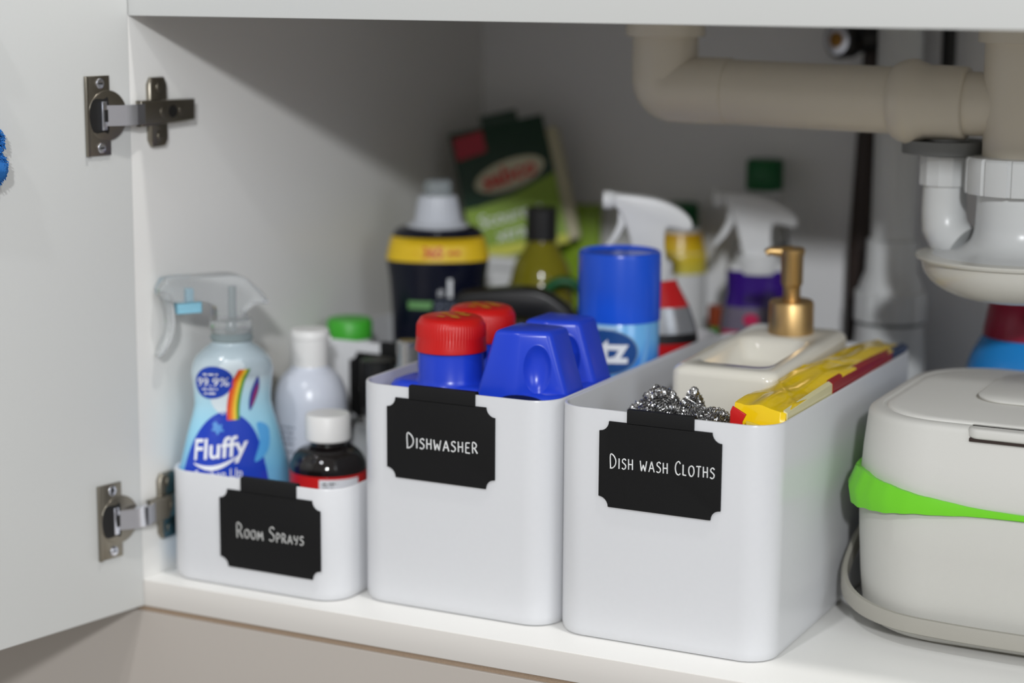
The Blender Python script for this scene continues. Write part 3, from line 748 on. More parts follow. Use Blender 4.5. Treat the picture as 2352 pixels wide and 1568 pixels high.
# ------------------------------------------------------------------ trigger sprayer builder
def trigger_spray(name, label, x, y, rz, sections, head_m, lever_m, zc, sc=1.0, z0=0.0003, group=None, neck=0.0125, ang_head=0.0, ell=0.62):
    """sections: list of (part name, material, [(a,z)...]); zc = height of the collar; head points along local -x"""
    t = thing(name, label, 'spray bottle', (x, y, z0), rz, group)
    for nm, m, pr in sections:
        V, F = loft([ring(a, a * ell if a > neck * 1.35 else a * (ell + (1 - ell) * (1.35 * neck - a) / (0.35 * neck + 1e-9) if a > neck else 1.0), z, 48, 2.2) for a, z in pr])
        finish(nm, V, F, m, t, 50)
    if head_m is None: return t
    q = lambda P: [(u * sc, zc + v * sc) for u, v in P]
    lathe('collar', [(neck + 0.0030, zc - 0.002), (neck + 0.0036, zc), (neck + 0.0034, zc + 0.012 * sc), (neck + 0.0005, zc + 0.016 * sc)], head_m, t)
    stem = q(spl([(-0.0125, 0.012), (0.0125, 0.012), (0.0125, 0.032), (0.014, 0.046), (0.022, 0.0465), (0.034, 0.044), (0.0385, 0.049), (0.035, 0.057), (0.024, 0.066), (0.006, 0.0735), (-0.016, 0.077), (-0.034, 0.0775), (-0.036, 0.071), (-0.034, 0.0655), (-0.028, 0.058), (-0.0215, 0.040)], 4))
    prism('trigger_head', stem, -0.0105 * sc, 0.0105 * sc, head_m, t, 0.0042 * sc)
    V, F = tube_mesh([(-0.030 * sc, 0, zc + 0.0715 * sc), (-0.036 * sc, 0, zc + 0.0718 * sc), (-0.0375 * sc, 0, zc + 0.0718 * sc), (-0.0455 * sc, 0, zc + 0.0718 * sc), (-0.0465 * sc, 0, zc + 0.0718 * sc)], [0.0075 * sc, 0.0075 * sc, 0.0088 * sc, 0.0088 * sc, 0.0070 * sc], 20)
    finish('nozzle', V, F, head_m, t, 40)
    lever = q(spl([(-0.0270, 0.064), (-0.0225, 0.058), (-0.0260, 0.046), (-0.0330, 0.034), (-0.0430, 0.024), (-0.0455, 0.026), (-0.0375, 0.038), (-0.0320, 0.050), (-0.0310, 0.062)], 4))
    prism('trigger_lever', lever, -0.0065 * sc, 0.0065 * sc, lever_m, t, 0.0016 * sc)
    return t

# ------------------------------------------------------------------ bin two: dishwasher things
def make_jug(label):
    t = thing('detergent_jug', label, 'jug', (0.230, 0.0760, 0.0038), 0.0, 'blue dishwasher detergent jugs')
    # body with shoulder (local x -0.068..0.068)
    L = []
    for ins, z in ((0.004, 0), (0.001, 0.002), (0, 0.006), (0, 0.120), (0, 0.1365), (0.001, 0.1410), (0.0035, 0.1440), (0.007, 0.1450)):
        L.append(rrect(-0.068 + ins, 0.066 - ins, -0.0222 + ins * 0.8, 0.0222 - ins * 0.8, 0.014 - ins * 0.6, z, 8))
    V, F = loft(L)
    finish('jug_body', V, F, M_BLUE, t, 40)
    cx = -0.0270
    lathe('neck', [(0.0245, 0.1430), (0.0235, 0.1447), (0.0222, 0.1480), (0.0222, 0.1700)], M_BLUE, t, c=(cx, 0, 0), seg=64)
    loops = []
    for r, z, a in ((0.0236, 0.1655, 0), (0.0243, 0.1660, 0), (0.0243, 0.1667, 0), (0.0240, 0.1690, 0), (0.0233, 0.1755, 0), (0.0233, 0.1757, 0.00025), (0.0229, 0.1830, 0.00025), (0.0222, 0.1850, 0), (0.0205, 0.1875, 0), (0.0180, 0.1885, 0), (0.0, 0.1888, 0)):
        loops.append([(cx + (r + a * math.cos(72 * th)) * math.cos(th), (r + a * math.cos(72 * th)) * math.sin(th), z) for th in [2 * PI * i / 288 for i in range(288)]])
    V, F = loft(loops)
    cap = finish('red_cap', V, F, M_RED, t, 40)
    top = lambda u, v: (cx + u, v, 0.1891)
    for (uu, vv, w_, h_) in ((-0.010, 0.002, 0.006, 0.004), (-0.002, -0.004, 0.009, 0.003), (0.004, 0.003, 0.008, 0.0035), (-0.006, -0.010, 0.006, 0.003), (0.004, -0.009, 0.007, 0.003), (-0.003, 0.009, 0.008, 0.003)):
        decal('gold_mark', [(uu, vv), (uu + w_, vv - 0.001), (uu + w_, vv + h_), (uu, vv + h_ + 0.001)], top, M_GOLDPRINT, cap, 0.02)
    # hollow handle hump with a thumb dimple
    base = [(0.0005, -0.0222), (0.0272, -0.0222), (0.0655, -0.0065), (0.0655, 0.0222), (0.0005, 0.0222)]
    topp = [(0.0150, -0.0180), (0.0305, -0.0180), (0.0515, -0.0095), (0.0515, 0.0185), (0.0150, 0.0185)]
    z0, z1 = 0.1340, 0.1855
    n = 5; V = []; F = []
    bm = bmesh.new()
    vb = [bm.verts.new((x, y, z0)) for x, y in base]; vt = [bm.verts.new((x, y, z1)) for x, y in topp]
    for i in range(n):
        if i == 1: continue
        k = (i + 1) % n; bm.faces.new((vb[i], vb[k], vt[k], vt[i]))
    bm.faces.new(vt); bm.faces.new(vb[::-1])
    bm.faces.new((vb[1], vb[2], vt[2], vt[1]))
    bmesh.ops.recalc_face_normals(bm, faces=bm.faces)
    ed = [e for e in bm.edges if not (e.verts[0].co.z < z0 + 1e-6 and e.verts[1].co.z < z0 + 1e-6)]
    bmesh.ops.bevel(bm, geom=ed, offset=0.0038, segments=4, affect='EDGES', profile=0.5)
    # dimple: refine the chamfer facet and push an ellipse in
    nrm = None
    best = None
    c0 = Vector(((base[1][0] + base[2][0] + topp[1][0] + topp[2][0]) / 4, (base[1][1] + base[2][1] + topp[1][1] + topp[2][1]) / 4, (z0 + z1) / 2 + 0.001))
    best = min(bm.faces, key=lambda f_: (f_.calc_center_median() - c0).length if f_.calc_area() > 2e-4 else 9)
    nrm = best.normal.copy()
    uax = (Vector((base[2][0], base[2][1], 0)) - Vector((base[1][0], base[1][1], 0))).normalized(); vax = nrm.cross(uax).normalized()
    cen = best.calc_center_median() + vax * (0.0030 if vax.z > 0 else -0.0030) + uax * 0.0008
    # replace facet with fan of concentric ellipses
    loop = [v for v in best.verts]
    bm.faces.remove(best)
    N = 40; rings_ = []
    RU, RV = 0.0088, 0.0152
    for (k, dep) in ((1.12, 0.0), (1.05, 0.0002), (0.98, -0.0003), (0.88, -0.0013), (0.7, -0.0026), (0.45, -0.0037), (0.2, -0.0042)):
        rings_.append([bm.verts.new(cen + uax * (RU * k * math.cos(2 * PI * i / N)) + vax * (RV * k * math.sin(2 * PI * i / N)) + nrm * dep) for i in range(N)])
    for a_, b_ in zip(rings_[:-1], rings_[1:]):
        for i in range(N): bm.faces.new((a_[i], a_[(i + 1) % N], b_[(i + 1) % N], b_[i]))
    bm.faces.new(rings_[-1])
    outer_e = []
    for i in range(len(loop)):
        e = bm.edges.get((loop[i], loop[(i + 1) % len(loop)]));  outer_e.append(e)
    inner_e = [bm.edges.get((rings_[0][i], rings_[0][(i + 1) % N])) for i in range(N)]
    bmesh.ops.triangle_fill(bm, edges=[e for e in outer_e + inner_e if e], use_beauty=True)
    bmesh.ops.recalc_face_normals(bm, faces=bm.faces)
    me = bpy.data.meshes.new('handle'); bm.to_mesh(me); bm.free()
    wrap('handle', me, M_BLUE, t, 32)
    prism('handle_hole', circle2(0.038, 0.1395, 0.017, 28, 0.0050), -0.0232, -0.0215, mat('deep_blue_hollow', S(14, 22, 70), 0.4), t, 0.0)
    return t
jug = make_jug('blue detergent jug with red cap at the front of the dishwasher bin')
j2 = copy_tree(jug); j2.location = (0.2290, 0.1225, 0.0038)
j2['label'] = 'blue detergent jug with red cap behind the front jug'

def spray_can():
    x, y = 0.2560, 0.2350
    t = thing('aerosol_can', 'aerosol can with plain blue cap and oval logo in the dishwasher bin', 'spray can', (x, y, 0.0038), face_cam(x, y))
    R_ = 0.0296
    body = mat_ramp_z('can_print', [(0.0, S(40, 90, 190)), (0.10, S(60, 140, 225)), (0.125, S(70, 150, 230)), (0.140, S(110, 180, 236)), (0.1550, S(50, 130, 222)), (0.1700, S(110, 180, 235))], 0.22, wave=0.03, coat=0.3)
    lathe('can_body', [(0.0, 0), (0.0285, 0.0), (R_, 0.002), (R_, 0.1665), (0.0288, 0.1682)], body, t, seg=72)
    lathe('cap', [(0.0290, 0.1675), (0.0301, 0.1680), (0.0301, 0.2150), (0.0296, 0.2170), (0.0282, 0.2178), (0.0277, 0.2164), (0.0268, 0.2156), (0.0, 0.2152)], mat('blue_cap_plastic', S(28, 88, 222), 0.25), t, seg=72)
    fn = on_cyl(R_, 0.0003); f2 = on_cyl(R_, 0.0006); f3 = on_cyl(R_, 0.0009)
    ov = lambda k: [(-0.0100 + 0.0235 * k * math.cos(a), 0.1475 + 0.0160 * k * math.sin(a) - 0.0 * math.cos(a)) for a in [2 * PI * i / 40 for i in range(40)]]
    o = decal('logo_oval', ov(1.06), fn, mat('logo_rim', S(120, 150, 180), 0.3), t, 0.003)
    decal('logo_field', ov(1.0), f2, mat('logo_navy', S(36, 78, 142), 0.3), o, 0.003)
    text('logo_lettering', 'glitz', 0.0262, lambda u, v: f3(u + 0.0060, v + 0.1485), M_WPRINT, o, 0.002, bold=0.0009, xs=0.95, align='RIGHT')
    decal('white_swoosh', spl([(-0.030, 0.1660), (0.002, 0.1660), (-0.010, 0.163), (-0.026, 0.1635)], 4), fn, mat('swoosh_pale', S(176, 206, 236), 0.3), t, 0.003)
    decal('white_swoosh', spl([(0.010, 0.120), (0.020, 0.132), (0.026, 0.166), (0.020, 0.150), (0.013, 0.134), (0.000, 0.126)], 4), fn, mat('swoosh_pale2', S(120, 180, 236), 0.3), t, 0.003)
    pn = decal('white_panel', spl([(-0.032, 0.096), (0.022, 0.096), (0.020, 0.122), (-0.005, 0.1270), (-0.032, 0.129)], 4), fn, mat('panel_white', S(216, 228, 242), 0.3), t, 0.003)
    text('product_lettering', 'GLASS', 0.0150, lambda u, v: f2(u - 0.001, v + 0.1185), M_NAVYPRINT, pn, 0.002, bold=0.0006, xs=0.95)
spray_can()

# black trigger sprayer behind the jugs
t = thing('trigger_sprayer', 'black trigger spray bottle behind the red caps', 'spray bottle', (0.1800, 0.3000, 0.0038), 0.35)
lathe('bottle_body', smooth_prof([(0.016, 0), (0.0175, 0.003), (0.0175, 0.115), (0.0155, 0.128), (0.011, 0.136), (0.011, 0.142)], 4), M_BLACK, t)
prism('trigger_head', spl([(-0.083, 0.163), (-0.080, 0.1705), (-0.065, 0.1735), (-0.030, 0.1760), (-0.012, 0.1725), (0.006, 0.160), (0.012, 0.148), (0.011, 0.139), (-0.011, 0.139), (-0.020, 0.150), (-0.040, 0.153), (-0.070, 0.155), (-0.081, 0.157)], 4), -0.011, 0.011, M_BLACK, t, 0.004)
prism('trigger_lever', spl([(-0.062, 0.158), (-0.050, 0.156), (-0.042, 0.135), (-0.046, 0.118), (-0.052, 0.120), (-0.054, 0.138)], 4), -0.006, 0.006, M_BLACK, t, 0.0015)

# green looped brush handle
t = thing('dish_brush', 'green dish brush with looped handle end behind the aerosol can', 'brush', (0.1520, 0.3600, 0.0003), 0.45)
tube('brush_handle', [(0, 0, 0.0), (0, 0, 0.09), (0, 0, 0.142)], 0.006, M_DKGREEN, t)
lp = [(0.0165 * math.sin(a) , 0, 0.158 + 0.0165 * -math.cos(a)) for a in [2 * PI * i / 28 for i in range(29)]]
tube('handle_loop', lp, 0.0042, M_DKGREEN, t, 12)
tube('loop_grip', [(0.0165 * math.sin(a), -0.0036, 0.158 - 0.0165 * math.cos(a)) for a in [math.radians(q) for q in range(40, 131, 10)]], 0.0026, mat('lime_grip', S(140, 180, 60), 0.4), t, 10)

# ------------------------------------------------------------------ back row
trigger_spray('spray_bottle', 'red cleaner spray bottle with white trigger behind the aerosol can', 0.2520, 0.3020, 0.42, [
    ('bottle_base', mat('red_bottle_print', S(200, 26, 30), 0.2, coat=0.3), [(0.0350, 0.0), (0.0378, 0.004), (0.0380, 0.12), (0.0372, 0.141)]),
    ('black_band', M_BLACK, [(0.0372, 0.141), (0.0362, 0.1485)]),
    ('silver_band', M_GREYBAND, [(0.0362, 0.1485), (0.0345, 0.155), (0.0298, 0.1680)]),
    ('red_shoulder', mat('red_bottle_print', S(200, 26, 30)), [(0.0298, 0.1680), (0.0220, 0.1825), (0.0195, 0.1880)]),
    ('white_neck', M_WHITE, [(0.0195, 0.1880), (0.0170, 0.1930), (0.0150, 0.198)])],
    M_WHITE, M_WHITE, 0.1900, 0.80, z0=0.0038, neck=0.0135)
pb = trigger_spray('spray_bottle', 'purple labelled spray bottle with white trigger near the back wall', 0.2930, 0.4250, 0.42, [
    ('bottle_base', mat('clear_grey_bottle', S(160, 160, 168), 0.15, coat=0.3), [(0.026, 0.0), (0.0285, 0.004), (0.0285, 0.130)]),
    ('magenta_band', M_PINK, [(0.0287, 0.130), (0.0283, 0.138)]),
    ('grey_band', mat('grey_violet_print', S(120, 112, 130), 0.2, coat=0.3), [(0.0283, 0.138), (0.0262, 0.157)]),
    ('purple_label', M_PURPLE, [(0.0262, 0.157), (0.0240, 0.168), (0.0248, 0.186)]),
    ('white_neck', M_WHITE, [(0.0240, 0.186), (0.0215, 0.191), (0.0170, 0.194)])],
    M_WHITE, M_WHITE, 0.1855, 0.80, neck=0.0150)
decal('logo_mark', circle2(-0.0050, 0.1475, 0.0062, 24, 0.0050), on_front([(0.0290, 0.130), (0.0272, 0.157)], lambda z_: 0.64, 0.0010), M_PINK, pb, 0.003)
# tall clear bottle with green cap
t = thing('tall_bottle', 'tall clear bottle with dark green cap at the back wall', 'bottle', (0.2790, 0.4760, 0.0003), 0.4)
lathe('bottle_body', smooth_prof([(0.024, 0), (0.0265, 0.003), (0.0265, 0.17), (0.0230, 0.195), (0.0150, 0.225), (0.0135, 0.235), (0.0135, 0.245)], 4), M_GLASS, t)
loops = [[((r + a * math.cos(40 * th)) * math.cos(th), (r + a * math.cos(40 * th)) * math.sin(th), z) for th in [2 * PI * i / 120 for i in range(120)]] for r, z, a in ((0.0148, 0.2450, 0), (0.0152, 0.2455, 0.0002), (0.0150, 0.2680, 0.0002), (0.0135, 0.2700, 0), (0, 0.2702, 0))]
V, F = loft(loops); finish('green_cap', V, F, M_DKGREEN, t, 40)
# yellow labelled bottle with dark green cap behind the red spray
t = thing('yellow_label_bottle', 'white bottle with yellow label and dark green cap behind the red spray bottle', 'bottle', (0.2055, 0.4760, 0.0003), 0.42)
lathe('bottle_body', smooth_prof([(0.021, 0), (0.0225, 0.003), (0.0225, 0.172), (0.0212, 0.188), (0.0165, 0.208), (0.0135, 0.212)], 4), M_WHITE, t)
yl = [(0.0229, 0.172), (0.0226, 0.1810), (0.0215, 0.1900), (0.0180, 0.2060)]
pf = smooth_prof([(0.021, 0), (0.0225, 0.003), (0.0225, 0.172), (0.0212, 0.188), (0.0165, 0.208), (0.0135, 0.212)], 4)
yl = [(float(np.interp(z_, [q[1] for q in pf], [q[0] for q in pf])) + 0.0006, z_) for z_ in np.linspace(0.172, 0.206, 12)]
lathe('yellow_label', yl, mat_ramp_z('yellow_label_print', [(0.170, S(214, 206, 90)), (0.188, S(226, 196, 40)), (0.206, S(210, 158, 10))], 0.3), t)
lathe('green_cap', [(0.0150, 0.208), (0.0155, 0.209), (0.0150, 0.2280), (0.0130, 0.2300), (0, 0.2302)], M_DKGREEN, t)
# small rust tub
t = thing('small_jar', 'small jar with rust red lid and green base between the spray bottles', 'jar', (0.2530, 0.4500, 0.0003), 0.4)
lathe('jar_body', [(0.009, 0), (0.0098, 0.002), (0.0098, 0.130), (0.009, 0.133)], M_LIMEP, t)
lathe('rust_lid', [(0.0100, 0.133), (0.0105, 0.1335), (0.0105, 0.1490), (0.0095, 0.1500), (0, 0.1502)], M_RUST, t)

# ------------------------------------------------------------------ bin three: cloths
def soap_dispenser():
    t = thing('soap_dispenser', 'cream ceramic soap dispenser with sponge tray and gold pump', 'soap dispenser', (0.3745, 0.2200, 0.0072))
    t.rotation_euler = (0.038, 0, 0)
    x0, x1, y0, y1, zt, r = -0.0375, 0.0375, -0.080, 0.080, 0.1575, 0.009
    b = 0.0065; L = []
    for ins, z in ((0.003, 0), (0, 0.003), (0, zt - b)):
        L.append(rrect(x0 + ins, x1 - ins, y0 + ins, y1 - ins, r, z, 6))
    for i in range(1, 6):
        a = PI / 2 * i / 5; ins = b * (1 - math.cos(a)); L.append(rrect(x0 + ins, x1 - ins, y0 + ins, y1 - ins, r, zt - b + b * math.sin(a), 6))
    # sunken tray in the front part of the top: bridge to inner rounded rectangle
    tx0, tx1, ty0, ty1 = -0.0265, 0.0265, -0.062, 0.030
    for ins, z in ((0.0, zt), (0.001, zt - 0.0008), (0.003, zt - 0.004), (0.006, zt - 0.014), (0.011, zt - 0.0175)):
        L.append(rrect(tx0 + ins, tx1 - ins, ty0 + ins, ty1 - ins, 0.011, z, 6))
    V, F = loft(L)
    finish('ceramic_body', V, F, M_CERAMIC, t, 50)
    c = (0.0025, 0.052, 0)
    p_ = lathe('pump_collar', [(0.0158, zt - 0.0005), (0.0162, zt), (0.0160, zt + 0.0215), (0.0150, zt + 0.0232), (0.006, zt + 0.0236)], M_GOLD, t, c=c)
    lathe('pump_stem', [(0.0063, zt + 0.022), (0.0063, zt + 0.033), (0.0068, zt + 0.034), (0.0078, zt + 0.036), (0.0080, zt + 0.0555), (0.0088, zt + 0.0570), (0.0090, zt + 0.0600), (0.0080, zt + 0.0612), (0, zt + 0.0615)], M_GOLD, t, c=c)
    d = Vector((-0.86, -0.5, 0)).normalized()
    base = Vector((c[0], c[1], zt + 0.0588))
    tube('pump_spout', [tuple(base), tuple(base + d * 0.010), tuple(base + d * 0.0165 + Vector((0, 0, 0.0006))), tuple(base + d * 0.0190 + Vector((0, 0, -0.001)))], [0.0042, 0.0036, 0.0030, 0.0026], M_GOLD, t, 14)
soap_dispenser()

def cloth_pack():
    t = thing('cloth_pack', 'yellow plastic wrapped pack of dish cloths standing in the bin', 'cloth pack', (0, 0, 0))
    rnd = random.Random(4)
    ny, nx = 120, 24; Z0 = 0.0038
    xl0, xl1 = 0.4120, 0.4195; xr = 0.4452
    y0, y1 = 0.0510, 0.3300
    def wr(y, x): return 0.0005 * math.sin(60 * y + 330 * x) + 0.0004 * math.sin(45 * y - 420 * x + 2) + 0.0007 * math.exp(-((x - 0.43 - 0.02 * math.sin(30 * y)) / 0.0015) ** 2) + rnd.uniform(-0.0001, 0.0001)
    loops = []
    for j in range(ny + 1):
        f = j / ny; y = y0 + (y1 - y0) * f
        xl = xl0 + (xl1 - xl0) * f - 0.001 * math.sin(6 * f)
        zt = 0.1555 + 0.004 * math.sin(PI * f) + 0.001 * math.sin(17 * f)
        k = min(1.0, 0.55 + 0.45 * min(f, 1 - f) / 0.03)
        row = [(xl, y, Z0), (xl - 0.001, y, 0.08), (xl, y, zt * k - 0.004 + wr(y, 0))]
        for i in range(nx + 1):
            g = i / nx; x = xl + (xr - xl) * g
            row.append((x, y, (zt - 0.0035 * g) * k + 0.002 * math.sin(PI * g) + wr(y, x)))
        row += [(xr, y, 0.147 * k), (xr, y, 0.08), (xr, y, Z0)]
        loops.append(row)
    V, F = loft(loops)
    finish('film_wrap', V, F, M_YELFILM, t, 70)
    # printed edge along the right side: pale, then dark red, then navy
    def edge(nm, ya, yb, m, wd=0.0):
        rows = []
        for j in range(25):
            y = ya + (yb - ya) * j / 24
            rows.append([(0.4414 + 0.3 * wd, y, 0.1545 + 0.0036 * math.sin(PI * (y - y0) / (y1 - y0))), (0.4457, y, 0.1530 + 0.0034 * math.sin(PI * (y - y0) / (y1 - y0))), (0.4458, y, 0.120), (0.4440, y, 0.120)])
        V, F = loft(rows); finish(nm, V, F, m, t, 40)
    edge('clear_window', 0.062, 0.150, mat('pale_film', S(226, 218, 170), 0.15, coat=0.5), 0.0056)
    edge('dark_red_band', 0.152, 0.288, M_DKRED)
    edge('navy_band', 0.288, 0.328, M_NAVYPRINT)
    prism('red_end_flap', [(0.4140, 0.110), (0.4230, 0.110), (0.4215, 0.1480), (0.4240, 0.1530), (0.4150, 0.1575), (0.4135, 0.1540)], 0.0478, 0.0495, M_REDPRINT, t, 0.0005)
    prism('yellow_end_fold', [(0.4225, 0.110), (0.4440, 0.110), (0.4430, 0.1450), (0.4240, 0.1490)], 0.0480, 0.0500, mat('clear_yellow_film', S(226, 196, 70), 0.15, coat=0.6), t, 0.0006)
cloth_pack()

# folded cloth pad under the scourers, and two curly steel scourers
t = thing('folded_cloth', 'grey folded dish cloth under the steel scourers', 'cloth', (0.3560, 0.0830, 0.0038), 0.05)
for k in range(6):
    rbox('fold', -0.046, 0.050, -0.040, 0.040, k * 0.0190, k * 0.0190 + 0.0186, 0.010, mat('grey_cloth', S(150, 152, 155), 0.9, bump=0.8, bscale=600), t, b=0.006)
def scourer(label, c, rad, n, wire, coil, seed, lumps):
    rnd = random.Random(seed); paths = []
    for k in range(n):
        lc, lr = lumps[k % len(lumps)]
        d = Vector((rnd.gauss(0, 1), rnd.gauss(0, 1), abs(rnd.gauss(0, 1)))).normalized()
        e = d.orthogonal().normalized(); g = d.cross(e)
        ph = rnd.uniform(0, 6.28); arc = rnd.uniform(1.2, 3.0); depth = rnd.uniform(0.55, 1.0)
        pts = []
        N = 70
        for i in range(N):
            s = i / (N - 1); a = ph + arc * s
            v = (e * math.cos(a) + g * math.sin(a)) * math.cos(0.35) + d * math.sin(0.35)
            base = Vector((lc[0] + v.x * lr[0] * depth, lc[1] + v.y * lr[1] * depth, lc[2] + v.z * lr[2] * depth))
            tn = (-e * math.sin(a) + g * math.cos(a)); nb = v.cross(tn)
            q = i * 1.15 + k
            p_ = base + v * (coil * math.cos(q)) + nb * (coil * math.sin(q))
            p_.z = max(p_.z, c[2] + 0.0006)
            pts.append(tuple(p_))
        paths.append(pts)
    o = tubes('steel_scourer', paths, wire, M_STEEL, None, 4)
    return tag(o, label, 'scourer', 'steel scourers')
scourer('shiny coarse steel scourer poking above the cloths bin label', (0.352, 0.083, 0.1180), 0.03, 150, 0.00042, 0.0028, 21, [((0.346, 0.082, 0.134), (0.017, 0.022, 0.013)), ((0.352, 0.086, 0.145), (0.011, 0.013, 0.0105)), ((0.373, 0.088, 0.142), (0.0065, 0.008, 0.0135)), ((0.363, 0.082, 0.136), (0.014, 0.02, 0.0115))])
scourer('fine steel scourer lying in front of the yellow pack', (0.388, 0.075, 0.1180), 0.02, 130, 0.00026, 0.0016, 33, [((0.3920, 0.0740, 0.135), (0.0145, 0.021, 0.0130)), ((0.3830, 0.0760, 0.135), (0.012, 0.020, 0.0125))])

# ------------------------------------------------------------------ kitchen caddy
def caddy():
    t = thing('food_waste_caddy', 'pale grey food waste caddy with hinged lid and green liner', 'caddy', (0.5850, 0.2100, 0.0003))
    W, D = 0.1200, 0.1055
    def lp(ins, z, r=0.056): return rrect(-W + ins, W - ins, -D + ins, D - ins, max(r - ins * 0.5, 0.01), z, 12)
    V, F = loft([lp(0.022, 0.003), lp(0.013, 0.0035), lp(0.0085, 0.0065), (lp(0.0055, 0.013)), lp(0.0040, 0.024), lp(0.003, 0.035), lp(0.0015, 0.062), lp(0.0005, 0.0905), lp(0.0015, 0.0915), lp(0.004, 0.0915)])
    finish('caddy_body', V, F, M_CADDY, t, 50)
    V, F = loft([lp(0.021, 0.0), lp(0.020, 0.0032)]); finish('caddy_foot', V, F, M_CADDYH, t, 50)
    V, F = loft([lp(0.004, 0.0955), lp(0.0015, 0.0950), lp(0.0008, 0.0965), lp(0.0022, 0.120), lp(0.0042, 0.1410), lp(0.0048, 0.1436), lp(0.0062, 0.1451), lp(0.0095, 0.1460), lp(0.0120, 0.1460), lp(0.0125, 0.1450)])
    finish('lid_band', V, F, M_CADDYLID, t, 50)
    # lid panel with a groove round it
    V, F = loft([lp(0.0145, 0.1430), lp(0.0147, 0.1455), lp(0.0160, 0.1466), lp(0.020, 0.1470), lp(0.06, 0.1476)])
    M_TOPLIT = mat('caddy_lid_plastic_lit', S(222, 221, 216), 0.5, bump=0.1, bscale=1500)  # lid plastic made paler on top, the light falling there put into its colour
    lid = finish('lid_panel', V, F, M_TOPLIT, t, 50)
    V, F = loft([rrect(-0.055, 0.085, -0.030, 0.070, 0.022, 0.1470, 10), rrect(-0.0555, 0.0855, -0.0305, 0.0705, 0.0225, 0.1489, 10), rrect(-0.054, 0.084, -0.029, 0.069, 0.021, 0.1496, 10)])
    finish('filter_cover', V, F, M_TOPLIT, lid, 50)
    V, F = loft([rrect(-0.0570, 0.0870, -0.0320, 0.0720, 0.024, 0.1472, 10), rrect(-0.0570, 0.0870, -0.0320, 0.0720, 0.024, 0.1478, 10)])
    finish('cover_groove', V, F, M_CADDYH, lid, 50)
    rbox('latch', -0.040, 0.050, -D + 0.0005, -D + 0.026, 0.1395, 0.1460, 0.008, M_CADDYLID, t, b=0.002)
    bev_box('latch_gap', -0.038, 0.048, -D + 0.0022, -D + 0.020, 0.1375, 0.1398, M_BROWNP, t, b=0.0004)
    # green liner caught between body and lid
    lo = []; hi = []; mid = []
    outer0 = rrect(-W, W, -D, D, 0.056, 0, 30); outer = []
    for (xa, ya, _), (xb, yb, _) in zip(outer0, outer0[1:] + outer0[:1]):
        m_ = max(1, int(math.hypot(xb - xa, yb - ya) / 0.004))
        outer += [(xa + (xb - xa) * q / m_, ya + (yb - ya) * q / m_, 0) for q in range(m_)]
    rnd = random.Random(9)
    loops = [[], [], [], [], []]
    for i, (x, y, _) in enumerate(outer):
        cornr = math.exp(-(((x + W * 0.90) / 0.030) ** 2 + ((y + D * 0.74) / 0.040) ** 2))
        left = 1.0 if x < -W * 0.93 else 0.0
        k = max(cornr, 0.75 * math.exp(-((x + W) / 0.012) ** 2), (0.80 * math.exp(-((x + W * 0.9) / 0.055) ** 2) if y < 0 else 0))
        nx_, ny_ = x / W, y / D
        l = math.hypot(nx_, ny_); nx_, ny_ = nx_ / l, ny_ / l
        out = 0.0006 + 0.0070 * k
        wv = (0.0009 * math.sin(x * 160 + y * 90) + 0.0004 * math.sin(x * 420 - y * 300 + 1)) * k
        zc_, up, dn = 0.0935, 0.0018 + 0.0125 * k, 0.0013 + 0.0080 * k
        ins = 0.004
        loops[0].append((x * (1 - ins / W), y * (1 - ins / D), zc_ + up * 0.9))
        loops[1].append((x + nx_ * out * 0.35, y + ny_ * out * 0.35, zc_ + up + wv))
        loops[2].append((x + nx_ * (out + wv), y + ny_ * (out + wv), zc_ + (up - dn) * 0.2 + wv))
        loops[3].append((x + nx_ * out * 0.8, y + ny_ * out * 0.8, zc_ - dn - wv))
        loops[4].append((x * (1 - ins / W), y * (1 - ins / D), zc_ - dn * 0.5))
    V, F = loft(loops, False, False)
    finish('bag_liner', V, F, M_LINER, t, 50)
    # bail handle resting round the foot of the caddy
    path = []
    pv = Vector((-W + 0.0005, 0.012, 0.066))
    ctrl = [(-W - 0.001, 0.020, 0.066), (-W - 0.006, 0.000, 0.056), (-W - 0.010, -0.030, 0.040), (-W - 0.006, -0.062, 0.026), (-W + 0.012, -0.090, 0.0205), (-W + 0.040, -0.1060, 0.0180), (-W + 0.075, -0.1105, 0.0172), (0, -0.1115, 0.0170), (W - 0.075, -0.1105, 0.0172), (W - 0.040, -0.1060, 0.0180), (W - 0.012, -0.090, 0.0205), (W + 0.006, -0.062, 0.026), (W + 0.010, -0.030, 0.040), (W + 0.006, 0.0, 0.056), (W + 0.001, 0.020, 0.066)]
    path = smooth_prof(ctrl, 8)
    V = []; F = []
    for i, p_ in enumerate(path):
        p_ = Vector(p_); tt = (Vector(path[min(i + 1, len(path) - 1)]) - Vector(path[max(i - 1, 0)])).normalized()
        side = Vector((tt.y, -tt.x, 0)).normalized(); upv = side.cross(tt).normalized()
        if upv.z < 0: upv = -upv
        hw, ht = 0.0020, 0.0052
        for (a, b) in ((-hw, -ht), (hw * 0.6, -ht), (hw, -ht * 0.85), (hw, ht * 0.75), (hw * 0.4, ht), (-hw, ht)):
            V.append(tuple(p_ + side * a + upv * b))
    m = 6
    for i in range(len(path) - 1):
        for j in range(m):
            k = (j + 1) % m; F.append((i * m + j, i * m + k, (i + 1) * m + k, (i + 1) * m + j))
    F += [tuple(range(m)), tuple((len(path) - 1) * m + j for j in range(m))]
    finish('bail_handle', V, F, M_CADDYH, t, 45)
caddy()

